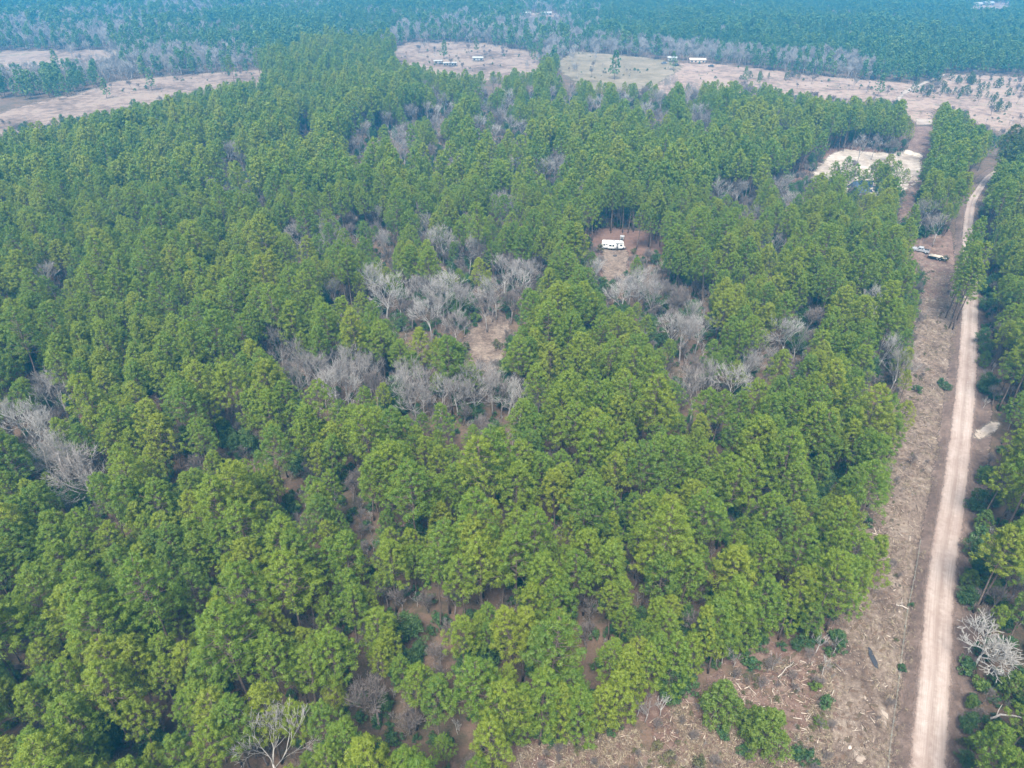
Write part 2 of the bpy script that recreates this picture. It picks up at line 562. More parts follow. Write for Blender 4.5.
# fields
sheet('left_field', GP([(-60, 140), (0, 110), (40, 100), (80, 91), (110, 81), (180, 74), (262, 69), (300, 70), (290, 84), (220, 100), (120, 122), (0, 150)]), M['field'], .03, 4.0, 16.0, 'long brown cutover field beyond the pines')
sheet('far_left_field', GP([(-40, 68), (0, 50), (30, 50), (120, 49), (180, 50), (170, 60), (60, 70)]), M['field'], .03, 5.0, 16.0, 'pale sandy field in front of the distant woods')
sheet('middle_field', GP([(375, 52), (405, 41), (480, 41), (545, 52), (548, 74), (480, 84), (420, 76)]), M['field'], .03, 4.0, 16.0, 'pale dry field ringed by grey bare trees')
sheet('grass_field', GP([(545, 66), (568, 50), (600, 52), (668, 59), (690, 66), (660, 90), (580, 92)]), M['field_green'], .04, 4.0, 18.0, 'greenish dry pasture in front of the pine plantation')
sheet('farm_field', GP([(640, 62), (700, 62), (770, 68), (800, 73), (880, 80), (930, 84), (945, 73), (1024, 76), (1150, 80), (1150, 150), (1024, 142), (985, 130), (945, 112), (935, 124), (912, 124), (880, 108), (760, 96), (640, 96)]), M['field_pink'], .02, 4.0, 16.0, 'pinkish cutover field dotted with young trees')
sheet('field_track', GP([(893, 100), (902, 90), (925, 80), (944, 73), (948, 75), (930, 83), (908, 94), (899, 104)]), M['sand_dull'], .06, 2.0, 5.0, 'pale sandy track crossing the cutover field')
sheet('distant_clearing', GP([(505, 17), (512, 13), (560, 13), (575, 17)]), M['field'], .03, 6.0, 8.0, 'pale opening far off in the woods')
sheet('distant_farmland', GP([(960, 9), (975, 3), (1020, 2), (1020, 9)]), M['field'], .03, 8.0, 10.0, 'pale opening with white roofs near the horizon')

# road
d_ = np.gradient(ROAD, axis=0)
d_ /= np.linalg.norm(d_, axis=1)[:, None]
nrm = np.column_stack([d_[:, 1], -d_[:, 0]])
offs = np.linspace(-2.7, 2.7, 15)
taper = np.clip(1.0 - (ROAD[:, 1] - 215) / 220.0, .62, 1.0)[:, None]     # the far end is a narrower track
RV_ = np.concatenate([ROAD + nrm * o * taper for o in offs])
zz = ground_h(RV_) * .4 + .12
RV3 = np.column_stack([RV_, zz])
nR = len(ROAD)
ii = (np.arange(14)[:, None] * nR + np.arange(nR - 1)[None]).ravel()
rme = mesh_np('dirt_road', RV3, [np.column_stack([ii, ii + nR, ii + nR + 1, ii + 1])], {'across': np.repeat((offs + 2.7) / 5.4, nR), 'along': np.tile(np.arange(nR) * 2.0, 15)}, smooth=True)
tag(link('dirt_road', rme, None, M['road']), 'pale pinkish dirt road with two wheel tracks', kind='structure')
spur = GP([(966, 440), (972, 428), (988, 420), (1004, 421), (1002, 432), (984, 441)])
sheet('dirt_turnout', spur, M['sand'], .09, .4, 3.2, 'short pale dirt turnout beside the road')

# pond
pond = GP([(846, 187), (856, 181), (874, 181), (892, 184), (890, 190), (862, 194)])
ob = bmesh.new()
cP = np.mean(np.array(pond), 0)
ring = catmull(np.array(pond + [pond[0]]), 1.0)
vs = [ob.verts.new((p[0], p[1], .10)) for p in ring[:-1]]
ob.faces.new(vs)
pm = bpy.data.meshes.new('pond')
ob.to_mesh(pm)
tag(link('pond', pm, None, M['water']), 'small blue pond behind the sand pad pines', kind='structure')

# ------------------------------------------------------------------ tree shapes
def leaf_quads(C, Rr, q, length, width, squash=.65, up=.35, seed=0, tintr=(0, 1), radial=.8):
    """needle or leaf tufts: q small diamonds spread over each clump C of radius Rr"""
    g = np.random.default_rng(seed)
    n = len(C)
    k = n * q
    d = g.normal(size=(k, 3))
    d[:, 2] += up
    d /= np.linalg.norm(d, axis=1)[:, None]
    rad = np.repeat(Rr, q) * (.55 + .5 * g.random(k))
    P = np.repeat(C, q, axis=0) + d * rad[:, None] * np.array([1, 1, squash])
    nn = d + .5 * g.normal(size=(k, 3)) + np.array([0, 0, .35])
    nn /= np.linalg.norm(nn, axis=1)[:, None]
    a = g.normal(size=(k, 3)) + d * radial
    a -= nn * np.sum(a * nn, 1)[:, None]
    a /= np.linalg.norm(a, axis=1)[:, None] + 1e-9
    b = np.cross(nn, a)
    L = length * (.7 + .6 * g.random(k))[:, None]
    W = width * (.7 + .6 * g.random(k))[:, None]
    V = np.stack([P - a * L / 2, P + b * W / 2, P + a * L / 2, P - b * W / 2], 1).reshape(-1, 3)
    F = np.arange(k * 4).reshape(-1, 4)
    tint = np.repeat(np.clip(np.repeat(g.random(n), q) * .7 + .3 * g.random(k), 0, 1) * (tintr[1] - tintr[0]) + tintr[0], 4)
    return V, F, tint

def pine_parts(seed, Ht=19.0, cl=.55, Rad=3.2, nb=135, q=40, ln=.40, wd=.066, dead=4, dens=1.0, csz=.41):
    g = np.random.default_rng(seed)
    mb = MB()
    lean = g.normal(size=2) * .35
    tz = np.linspace(-.3, Ht * .97, 7)
    axisP = np.column_stack([lean[0] * (tz / Ht) ** 2 + .08 * np.sin(tz * .6 + seed), lean[1] * (tz / Ht) ** 2 + .08 * np.cos(tz * .5 + seed), tz])
    mb.tube(axisP, np.linspace(.19, .03, 7), 6)
    ax = lambda z: np.array([np.interp(z, tz, axisP[:, 0]), np.interp(z, tz, axisP[:, 1]), z])
    C, Rr = [], []
    ph = g.random(4) * 6.28
    for i in range(nb):
        t = (i + g.random()) / nb
        t = t ** .85
        az = i * 2.39996 + g.normal() * .35
        prof = (.6 * math.sqrt(max(.02, 1 - ((t - .2) / .82) ** 2)) + .4 * (1 - (t - .2) / .85)) if t > .2 else .68 + .32 * t / .2
        lobe = 1 + .20 * math.sin(3 * az + ph[0] + 4 * t) + .14 * math.sin(5 * az + ph[1] - 7 * t) + .10 * math.sin(2 * az + ph[2])
        L = max(.2, Rad * prof * lobe * (1 - .55 * g.random() ** 2.2))
        z = Ht * (1 - cl) + Ht * cl * t * .97
        a = ax(z - min(.35 * L, 1.2))
        c = ax(z) + np.array([math.cos(az) * L, math.sin(az) * L, .15 * g.normal()])
        if i % 3 == 0:
            mb.tube([a, a * .45 + c * .55 + np.array([0, 0, -.1]), c], [.05, .035, .015], 3, False)
        if g.random() > dens:
            continue
        C.append(c)
        Rr.append(csz * (.72 + .55 * g.random()) * (1.08 - .35 * t))
    for k in range(dead):                   # dead lower limbs
        z = Ht * (1 - cl) * (.45 + .55 * g.random())
        aa = g.random() * 6.28
        a = ax(z)
        mb.tube([a, a + np.array([math.cos(aa), math.sin(aa), -.05]) * (.8 + g.random())], [.03, .01], 3, False)
    V, F, tint = leaf_quads(np.array(C), np.array(Rr), q, ln, wd, .8, seed=seed + 100, radial=1.6)
    return mb, V, F, tint

class Kind:
    """one tree shape: a trunk mesh and a crown mesh, and both in one mesh for the mass of the forest"""
    def __init__(s, nm, mb, V, F, tint, bark, leaf, both=True, Ht=19.0):
        s.Ht = Ht
        s.trunk = mb.mesh(nm + '_trunk', True)
        s.trunk.materials.append(bark)
        s.crown = mesh_np(nm + '_crown', V, [F] if not isinstance(F, list) else F, {'tint': tint})
        s.crown.materials.append(leaf)
        if both:
            tv = np.vstack(mb.V)
            n0 = len(V)
            Fs = [F] if not isinstance(F, list) else list(F)
            nq = sum(len(f) for f in Fs)
            if mb.F3: Fs.append(np.vstack(mb.F3) + n0)
            if mb.F4: Fs.append(np.vstack(mb.F4) + n0)
            s.both = mesh_np(nm, np.vstack([V, tv]), Fs, {'tint': np.concatenate([tint, np.zeros(len(tv))])})
            s.both.materials.append(leaf)
            s.both.materials.append(bark)
            mi = np.ones(sum(len(f) for f in Fs), np.int32)
            mi[:nq] = 0
            s.both.polygons.foreach_set('material_index', mi)

PINES = []
for k in range(9):
    Ht = [18, 16.5, 18.5, 17.5, 14.5, 18.5, 16.5, 19.5, 15.5][k]
    PINES.append(Kind('pine', *pine_parts(10 + k, Ht, [.48, .52, .42, .5, .55, .44, .46, .42, .55][k], [3.1, 2.8, 3.3, 2.6, 2.7, 3.2, 2.9, 3.0, 2.4][k], [215, 200, 225, 185, 170, 215, 195, 200, 170][k], dens=[1, 1, .97, 1, 1, .85, .95, .78, 1][k]), M['bark'], M['needles'], Ht=Ht))
PINES_MID = [Kind('pine', *pine_parts(40 + k, [19, 17.5, 20, 18, 19.5][k], .5, 3.0, 90, 22, .62, .19, 1, csz=.58), M['bark'], M['needles'], Ht=19) for k in range(5)]
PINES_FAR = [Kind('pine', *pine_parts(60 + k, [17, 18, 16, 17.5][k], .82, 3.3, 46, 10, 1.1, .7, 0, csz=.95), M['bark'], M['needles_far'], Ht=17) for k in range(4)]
PINES_TALL = [Kind('tall_pine', *pine_parts(80 + k, [27, 25, 28][k], [.5, .55, .48][k], 4.4, 280, 44, .5, .1, 10, .85, .7), M['bark'], M['needles_dark'], Ht=27) for k in range(3)]
PINES_SHAGGY = [Kind('slim_pine', *pine_parts(90 + k, [24, 22, 23][k], [.62, .6, .58][k], 3.1, 190, 38, .44, .085, 6, .9), M['bark'], M['needles'], Ht=23) for k in range(3)]
PINES_YOUNG = [Kind('young_pine', *pine_parts(95 + k, [6, 5][k], .85, 1.8, 50, 26, .4, .12, 0), M['bark'], M['needles_dark'], Ht=6) for k in range(2)]

def bare_parts(seed, Ht=14.0, spread=.55, first=.35, tw=.030, levels=5, straight=.62, kids=(3, 4)):
    g = random.Random(seed)
    tr, cr = MB(), MB()
    def grow(p, d, L, r, lev):
        nseg = 3 if lev < 3 else 2
        P, dd = [p.copy()], d.copy()
        for i in range(nseg):
            dd = dd + np.array([g.gauss(0, .16), g.gauss(0, .16), g.gauss(.05, .10)]) * (1 if lev else .35)
            dd /= np.linalg.norm(dd)
            P.append(P[-1] + dd * L / nseg)
        r1 = max(r * .62, tw * .45)
        mb = tr if lev == 0 else cr
        mb.tube(P, np.linspace(r, r1, len(P)), 6 if lev == 0 else 3, lev == 0)
        if lev >= levels:
            return
        n = g.randint(*kids) + (1 if lev == 0 else 0)
        for k in range(n):
            f = 1.0 if k == 0 else (.45 + .55 * g.random() if lev else .62 + .38 * g.random())
            idx = f * nseg
            i = min(int(idx), nseg - 1)
            q = P[i] + (P[i + 1] - P[i]) * (idx - i)
            a = g.random() * 6.283
            side = np.array([math.cos(a), math.sin(a), 0.0])
            side -= dd * (side @ dd)
            side /= np.linalg.norm(side) + 1e-6
            sp = spread * (.35 if k == 0 else 1.0) * (.7 + .6 * g.random())
            nd = dd + side * math.tan(min(sp, 1.2)) + np.array([0, 0, .18])
            nd /= np.linalg.norm(nd)
            grow(q, nd, L * (straight + .14 * g.random()) * (1.0 if lev else .95), max(r1 * .72, tw * .5), lev + 1)
    grow(np.array([0, 0, -.2]), np.array([0, 0, 1.0]), Ht * first, Ht * .0125, 0)
    return tr, cr

class Bare:
    def __init__(s, nm, parts, mat, Ht):
        tr, cr = parts
        z = np.vstack(cr.V)[:, 2].max()
        k = Ht / z
        for mb in (tr, cr):
            mb.V = [v * k for v in mb.V]
        s.Ht = Ht
        s.trunk = tr.mesh(nm + '_trunk')
        s.crown = cr.mesh(nm + '_crown')
        s.trunk.materials.append(mat)
        s.crown.materials.append(mat)
        tr.V += cr.V
        b = MB()
        b.V = list(tr.V)
        n0 = tr.n
        b.F3 = list(tr.F3)
        b.F4 = list(tr.F4) + [f + n0 for f in cr.F4] 
        b.F3 += [f + n0 for f in cr.F3]
        s.both = b.mesh(nm)
        s.both.materials.append(mat)

BARES = [Bare('bare_tree', bare_parts(3 + k, 14, [.5, .62, .45, .7, .55][k], [.38, .3, .42, .26, .34][k]), M['bare'], 13.0) for k in range(5)]
BARES_WHITE = [Bare('white_bare_tree', bare_parts(23 + k, 14, [.55, .7][k], [.4, .3][k], .034), M['bare_white'], 13.0) for k in range(2)]
BARES_BROWN = [Bare('brown_bare_tree', bare_parts(33 + k, 10, [.6, .5][k], .22, .03), M['bare_brown'], 9.0) for k in range(2)]
BARES_LOW = [Bare('bare_sapling', bare_parts(43 + k, 6, .45, .3, .035, 3, .62), M['bare_white' if k == 0 else 'bare'], 5.0) for k in range(2)]
BARES_FAR = [Bare('bare_tree', bare_parts(53 + k, 14, [.5, .6, .45][k], .36, .11, 4), M['bare'], 14.0) for k in range(3)]
BIG_BARE = Bare('spreading_bare_tree', bare_parts(77, 10, .95, .2, .05, 5, .68, (3, 4)), M['bare_white'], 8.0)

def shrub_parts(seed, Rad=1.2, Ht=2.2, n=26, q=34, ln=.26, wd=.2):
    g = np.random.default_rng(seed)
    mb = MB()
    C, Rr = [], []
    for i in range(n):
        a, e, f = g.random() * 6.28, g.random(), .35 + .65 * g.random() ** .5
        z = Ht * (.18 + .78 * e)
        r = Rad * f * math.sqrt(max(0.08, 1 - (2 * e - .75) ** 2 * .8)) * (.8 + .4 * g.random()) * (1 + .35 * math.sin(2 * a + seed) + .25 * math.sin(3 * a + 2 * seed + 5 * e))
        c = np.array([math.cos(a) * r, math.sin(a) * r, z])
        C.append(c)
        Rr.append((.24 + .2 * g.random()) * max(Rad, .8))
        if i % 3 == 0:
            mb.tube([(0.05 * math.cos(a), .05 * math.sin(a), -.15), c * np.array([.4, .4, .6]), c], [.05, .03, .012], 4, False)
    V, F, t = leaf_quads(np.array(C), np.array(Rr), q, ln, wd, .8, .3, seed)
    return mb, V, F, t

SHRUBS = {
    'dark': [Kind('evergreen_shrub', *shrub_parts(200 + k, 1.3, 2.6), M['bark'], M['leaf_dark'], Ht=2.6) for k in range(3)],
    'bright': [Kind('green_shrub', *shrub_parts(210 + k, 1.3, 2.4), M['bark'], M['leaf_bright'], Ht=2.4) for k in range(2)],
    'olive': [Kind('olive_shrub', *shrub_parts(220 + k, 1.2, 2.0, 20, 24), M['bark'], M['leaf_olive'], Ht=2.0) for k in range(2)],
}
BUSHY = [Kind('green_tree', *pine_parts(240 + k, [7.5, 6.5][k], .9, 2.3, 150, 40, .36, .10, 0, csz=.42), M['bark'], M['leaf_bright'], Ht=7) for k in range(2)]
BROADLEAF = {
    'dark': [Kind('evergreen_tree', *shrub_parts(230 + k, 2.6, 8.5, 80, 56, .3, .22), M['bark'], M['leaf_dark'], Ht=8.5) for k in range(2)],
    'bright': BUSHY,
}

def place(name, kind, x, y, s, rz, label, cat, group, crown='crown', trunk='trunk', tilt=(0, 0)):
    z = float(ground_h(np.array([[x, y]]))[0])
    e = empty(name, (x, y, z), rz, s)
    e.rotation_euler = (tilt[0], tilt[1], rz)
    tag(e, label, cat, group)
    link(trunk, kind.trunk, e)
    link(crown, kind.crown, e)
    return e

def scatter(name, kinds, X, Y, S, label, tilt=.04, pick=None):
    """a mass nobody could count: one object of kind stuff whose trees stand on its points"""
    n = len(X)
    P = np.column_stack([X, Y])
    Z = ground_h(P)
    me = bpy.data.meshes.new(name)
    me.vertices.add(n)
    me.vertices.foreach_set('co', np.column_stack([P, Z]).astype(np.float32).ravel())
    g = np.random.default_rng(n)
    for k, a in (('size', S), ('turn', g.random(n) * 6.283), ('tx', g.normal(size=n) * tilt), ('ty', g.normal(size=n) * tilt)):
        me.attributes.new(k, 'FLOAT', 'POINT').data.foreach_set('value', np.asarray(a, np.float32))
    me.attributes.new('pick', 'INT', 'POINT').data.foreach_set('value', (g.integers(0, len(kinds), n) if pick is None else pick).astype(np.int32))
    o = link(name, me)
    tag(o, label, kind='stuff')
    src = bpy.data.collections.new(name + '_sources')
    for i, k in enumerate(kinds):
        so = bpy.data.objects.new(f'{name}_source_{i:02d}', k.both)
        src.objects.link(so)
    ng = bpy.data.node_groups.new(name, 'GeometryNodeTree')
    ng.interface.new_socket('Geometry', in_out='INPUT', socket_type='NodeSocketGeometry')
    ng.interface.new_socket('Geometry', in_out='OUTPUT', socket_type='NodeSocketGeometry')
    N, L = ng.nodes.new, ng.links.new
    gi, gout = N('NodeGroupInput'), N('NodeGroupOutput')
    ci = N('GeometryNodeCollectionInfo')
    ci.inputs['Collection'].default_value = src
    ci.inputs['Separate Children'].default_value = True
    ci.inputs['Reset Children'].default_value = True
    ip = N('GeometryNodeInstanceOnPoints')
    def at(nm, typ='FLOAT'):
        a = N('GeometryNodeInputNamedAttribute')
        a.data_type = typ
        a.inputs['Name'].default_value = nm
        return a.outputs['Attribute']
    cx = N('ShaderNodeCombineXYZ')
    L(at('tx'), cx.inputs[0]); L(at('ty'), cx.inputs[1]); L(at('turn'), cx.inputs[2])
    er = N('FunctionNodeEulerToRotation')
    L(cx.outputs[0], er.inputs[0])
    L(gi.outputs[0], ip.inputs['Points'])
    L(ci.outputs[0], ip.inputs['Instance'])
    ip.inputs['Pick Instance'].default_value = True
    L(at('pick', 'INT'), ip.inputs['Instance Index'])
    L(er.outputs[0], ip.inputs['Rotation'])
    L(at('size'), ip.inputs['Scale'])
    L(ip.outputs[0], gout.inputs[0])
    mod = o.modifiers.new('scatter', 'NODES')
    mod.node_group = ng
    return o

# ------------------------------------------------------------------ what stays open to view
OPEN = [   # ground the photograph shows: no tree stands on it or in front of it
    [(822, 790), (826, 768), (822, 730), (832, 700), (848, 650), (862, 617), (879, 550), (893, 500), (908, 440), (915, 390), (921, 330), (926, 290), (930, 266), (914, 262), (912, 240), (946, 238), (950, 262), (946, 290), (962, 330), (966, 290), (975, 290), (974, 330), (974, 384), (972, 412), (998, 412), (1002, 436), (970, 452), (963, 500), (957, 576), (952, 640), (948, 700), (944, 790)],
    [(515, 790), (516, 750), (575, 748), (617, 736), (620, 706), (655, 716), (690, 680), (735, 666), (768, 648), (800, 652), (835, 655), (832, 700), (826, 790)],
    [(599, 254), (596, 243), (601, 236), (632, 236), (636, 247), (624, 256), (621, 274), (612, 280), (605, 266)],
    [(462, 350), (476, 325), (500, 312), (508, 322), (496, 352), (486, 366)],
    [(816, 170), (828, 152), (866, 151), (902, 157), (914, 146), (918, 119), (932, 119), (933, 132), (928, 152), (920, 166), (918, 188), (912, 212), (904, 214), (904, 186), (898, 170), (884, 162), (850, 164), (830, 172)],
    [(850, 182), (874, 182), (872, 187), (852, 187)],
    [(965, 235), (968, 204), (978, 189), (988, 178), (992, 181), (981, 193), (972, 206), (969, 235)],
    [(-80, 135), (0, 114), (40, 103), (80, 93), (110, 83), (180, 76), (262, 70), (262, 76), (215, 82), (160, 96), (120, 106), (60, 116), (0, 130)],
    [(-80, 61), (0, 51), (30, 51), (118, 50), (110, 57), (40, 60)],
    [(392, 56), (405, 43), (480, 44), (545, 56), (540, 66), (470, 72), (438, 68)],
    [(555, 75), (560, 62), (572, 52), (600, 54), (668, 60), (750, 68), (800, 76), (880, 82), (930, 84), (945, 74), (1110, 78), (1110, 140), (1024, 134), (1000, 124), (980, 124), (962, 110), (944, 98), (934, 112), (916, 118), (905, 104), (898, 96), (880, 97), (845, 97), (800, 90), (760, 81), (700, 80), (640, 80), (600, 79)],
    [(512, 16), (520, 13), (556, 13), (570, 16)],
    [(966, 7), (978, 4), (1010, 3), (1010, 7)],
    # small gaps in the canopy
    [(161, 442), (166, 428), (182, 432), (186, 462), (172, 472)], [(222, 430), (246, 417), (256, 438), (246, 458), (228, 450)],
    [(284, 478), (290, 464), (306, 458), (304, 470)], [(300, 512), (312, 506), (322, 516), (308, 522)],
    [(404, 606), (416, 600), (432, 622), (448, 640), (456, 664), (444, 668), (428, 650), (412, 630)], [(346, 506), (358, 498), (376, 506), (372, 520), (354, 522)], [(345, 690), (358, 682), (386, 692), (372, 716), (356, 712)],
    
    [(66, 488), (62, 478), (70, 480)], [(296, 126), (312, 124), (314, 132), (300, 133)],
]
UNDER = [  # trunks and the ground between them show: crowns stay off, trunks may stand
    [(584, 238), (586, 226), (610, 221), (640, 224), (660, 230), (668, 240), (660, 248), (640, 246), (634, 236), (600, 236)],
    [(640, 300), (646, 286), (700, 284), (704, 312), (676, 320)],
    [(776, 186), (796, 160), (840, 142), (905, 139), (907, 147), (850, 152), (822, 166), (800, 190)],
    [(715, 182), (740, 178), (756, 188), (730, 194)],
]

# bare trees: (px, py of the crown's middle, crown radius in px, shape)
W, Gy, Br = 'white', 'grey', 'brown'
BARE_SPOTS = [
 # name of the place, spots
 ('in the grey row at the upper left pines', [(228, 150, 9, Gy), (240, 160, 9, Gy), (222, 168, 7, Gy)]),
 ('in the scattered grey pair left of the tall pines', [(298, 233, 10, Gy), (352, 218, 12, Br)]),
 ('in the pair standing above the long grey thicket', [(377, 213, 9, Gy), (386, 240, 11, Gy)]),
 ('standing alone against dark pines near the left edge', [(48, 274, 13, Gy)]),
 ('in the wide pale patch high in the forest', [(478, 122, 10, W), (494, 130, 11, W), (508, 122, 10, W), (522, 126, 10, W), (500, 114, 8, Gy), (484, 108, 7, Gy)]),
 ('in the thin grey line above the pale patch', [(398, 134, 10, Gy), (388, 118, 8, Gy), (412, 110, 8, Gy), (428, 108, 8, Gy), (436, 122, 8, Gy), (368, 128, 9, Gy), (352, 142, 9, Br), (432, 150, 8, Br), (404, 150, 9, Gy)]),
 ('with a tall white stem above the grey thicket', [(468, 246, 13, W)]),
 ('in the wide white thicket amid the forest', [(384, 288, 12, W), (398, 296, 13, W), (414, 286, 12, Gy), (430, 290, 14, Gy), (446, 282, 13, W), (458, 296, 12, Gy), (440, 306, 12, Gy), (410, 308, 12, Br), (334, 288, 10, Gy), (436, 240, 9, W), (456, 320, 12, Gy)]),
 ('in the thicket left of the tan clearing', [(304, 360, 12, Gy), (320, 368, 14, Gy), (336, 358, 14, W), (352, 364, 15, Gy), (368, 368, 13, Gy), (344, 380, 14, Gy), (322, 384, 13, Br), (278, 340, 12, Gy), (374, 384, 10, Br), (296, 378, 10, Gy)]),
 ('in the thicket below the tan clearing', [(404, 374, 11, Gy), (422, 384, 13, Gy), (440, 390, 12, Gy), (456, 386, 11, W), (474, 384, 11, Gy), (492, 382, 11, Gy), (508, 388, 13, W), (414, 396, 11, Gy), (518, 402, 9, W)]),
 ('in the loose group by the left edge', [(18, 414, 14, W), (30, 432, 14, W), (56, 388, 13, Gy), (46, 446, 13, W), (62, 456, 14, Gy), (76, 462, 13, Gy), (88, 476, 11, Gy), (68, 470, 11, Br), (40, 384, 10, Gy)]),
 ('in the grey group right of the white thicket', [(504, 268, 10, Gy), (514, 282, 11, W), (526, 272, 10, Gy), (520, 294, 10, Br), (496, 288, 9, W), (538, 262, 8, Br), (492, 300, 10, Br)]),
 ('in the thicket below the trailer clearing', [(640, 284, 11, Gy), (654, 292, 10, Gy), (668, 290, 11, Br), (682, 300, 11, Br), (694, 312, 13, Gy), (700, 326, 12, W), (684, 330, 12, Gy), (672, 316, 10, Br), (592, 268, 8, W), (624, 290, 9, W)]),
 ('in the grey pair among pines left of the strip', [(786, 328, 13, W), (810, 316, 13, Br), (800, 336, 11, Gy)]),
 ('with forked white limbs near the strip', [(876, 298, 11, W)]),
 ('in the pale group below the right side thicket', [(712, 374, 12, Gy), (736, 380, 12, W), (752, 366, 12, Gy), (760, 348, 11, Gy), (696, 388, 10, Gy), (690, 370, 10, Br)]),
 ('low beside the cleared strip', [(884, 344, 10, W), (900, 362, 7, Gy)]),
 ('standing in a dark gap at the bottom edge', [(268, 748, 21, W)]),
 ('in a dark gap of the near pines', [(374, 698, 16, Br), (240, 608, 9, Br)]),
 ('among small pale trees high in the forest', [(545, 166, 7, W), (514, 166, 6, W), (510, 96, 6, W), (598, 102, 6, W), (570, 92, 6, Gy), (552, 92, 6, Gy), (666, 84, 6, Gy), (690, 88, 6, Gy), (630, 100, 6, W), (648, 108, 6, W), (704, 112, 7, W), (530, 90, 6, Gy), (655, 96, 7, Gy), (494, 82, 8, Gy), (482, 90, 7, Gy), (444, 100, 7, Gy)]),
 ('grey among pines by the needle litter', [(780, 178, 8, Br), (748, 182, 7, Br), (876, 142, 7, Gy), (890, 146, 7, Br), (862, 144, 6, Gy), (720, 188, 7, W)]),
 ('standing on the strip side of the road bend', [(924, 210, 7, Gy), (930, 222, 7, Br), (940, 224, 6, Gy)]),
]

# ------------------------------------------------------------------ bare trees of the forest
bare_circles = []     # px, py, r, depth
bare_count = 0
ORD = ['leftmost', 'second from left', 'third from left', 'fourth from left', 'fifth from left', 'sixth from left', 'seventh from left', 'eighth from left', 'ninth from left', 'tenth from left', 'eleventh from left', 'twelfth from left', 'thirteenth from left', 'fourteenth from left', 'fifteenth from left', 'sixteenth from left', 'seventeenth from left'] + [f'{w} from right' for w in ('seventh', 'sixth', 'fifth', 'fourth', 'third', 'second')] + ['rightmost']
WORD = {'white': 'white-barked', 'grey': 'grey', 'brown': 'brownish'}
for where, spots in BARE_SPOTS:
    if len(spots) >= 7:
        spots = spots + [(px + rnd.choice((-1, 1)) * rnd.uniform(5, 10), py + rnd.uniform(-8, 8), r_, rnd.choice((Gy, Gy, Br, W))) for px, py, r_, c_ in spots[::3]]
    order = sorted(range(len(spots)), key=lambda i: spots[i][0])
    for rank, i in enumerate(order):
        px, py, rpx, col = spots[i]
        kinds = {W: BARES_WHITE, Gy: BARES, Br: BARES_BROWN}[col]
        kd = kinds[bare_count % len(kinds)]
        Ht = {W: 14.5, Gy: 14.0, Br: 10.5}[col] * rnd.uniform(.85, 1.12)
        x, y, _ = G(px, py, Ht * .66)
        dep = float(proj((x, y, Ht * .66))[2])
        s = Ht / kd.Ht
        lab = f'{WORD[col]} bare tree {where}' if len(spots) == 1 else f'{ORD[rank]} {WORD[col]} bare tree {where}'
        place('bare_tree', kd, x, y, s, rnd.random() * 6.28, lab, 'bare tree', 'leafless trees among the pines')
        bare_circles.append((px, py, rpx * (1.0 if len(spots) > 6 else .85), dep))
        bare_count += 1

ub = np.random.default_rng(19)
n_up = 0
while n_up < 84:
    px, py = ub.uniform(200, 800), ub.uniform(84, 262)
    if vnoise(np.array([px / 45]), np.array([py / 22]), 15)[0] < .5:
        continue
    n_up += 1
    kd = (BARES + BARES_BROWN)[int(ub.integers(0, 7))]
    Ht = ub.uniform(10, 15)
    x, y, _ = G(px, py, Ht * .66)
    dep = float(proj((x, y, Ht * .66))[2])
    place('bare_tree', kd, x, y, Ht / kd.Ht, ub.random() * 6.28, 'wispy grey bare tree scattered through the upper pine forest', 'bare tree', 'bare trees scattered through the upper forest')
    bare_circles.append((px, py, 3.6, dep))
bare_circles = np.array(bare_circles)

# the big spreading one right of the road and small bare saplings at the forest corner
x, y, _ = G(983, 650, 4.0)
place('bare_tree', BIG_BARE, x, y, (1.35, 1.35, 1.05), .6, 'wide spreading white bare tree right of the dirt road', 'bare tree', 'leafless trees beside the road')
bare_circles = np.vstack([bare_circles, (985, 640, 52, 102), (1022, 642, 56, 102)])
sap = [(722, 664, 1.15, 'tallest white bare sapling at the forest corner'), (733, 668, .8, 'small white bare sapling right of the tallest at the corner'), (637, 716, .9, 'left white bare sapling under the pines by the brush clearing'), (645, 722, 1.1, 'middle white bare sapling under the pines by the brush clearing'), (660, 716, 1.0, 'right white bare sapling under the pines by the brush clearing'),
       (530, 712, .9, 'grey bare sapling under the pines left of the brush clearing'), (552, 720, .9, 'thin grey sapling between dark shrubs at the forest edge'), (590, 730, .8, 'twiggy grey sapling at the left end of the brush clearing'),
       (816, 652, 1.0, 'upper grey bare sapling between forest corner and strip'), (832, 655, .9, 'right grey bare sapling between forest corner and strip'), (822, 676, .9, 'lower grey bare sapling between forest corner and strip'), (772, 670, .9, 'lone pale sapling in the reddish corner of the brush clearing')]
for i, (px, py, s, lab) in enumerate(sap):
    x, y, _ = G(px, py)
    place('bare_sapling', BARES_LOW[i % 2], x, y, s, rnd.random() * 6, lab, 'bare sapling', 'bare saplings along the forest edge')

# ------------------------------------------------------------------ pines
def ok_spots(P, Ht, Rc, open_polys=OPEN, under=UNDER, circles=bare_circles):
    n = len(P)
    ok = np.ones(n, bool)
    def pts(dx, f):
        q = np.column_stack([P[:, 0] + dx, P[:, 1], Ht * f])
        return proj(q)
    low = [pts(0, 0.0), pts(0, .25)]
    high = [pts(0, 1.0), pts(0, .75), pts(0, .5), pts(-Rc * .8, .65), pts(Rc * .8, .65), pts(-Rc * .5, .85), pts(Rc * .5, .85)]
    for poly in open_polys:
        for q in low + high:
            ok &= ~in_poly(q, poly)
    for poly in under:
        for q in high:
            ok &= ~in_poly(q, poly)
    base = low[0]
    for cx, cy, cr, dep in circles:
        for q in high[:3] + high[3:5]:
            hit = (np.hypot(q[:, 0] - cx, q[:, 1] - cy) < cr) & (q[:, 2] < dep + 2)
            ok &= ~hit
    return ok

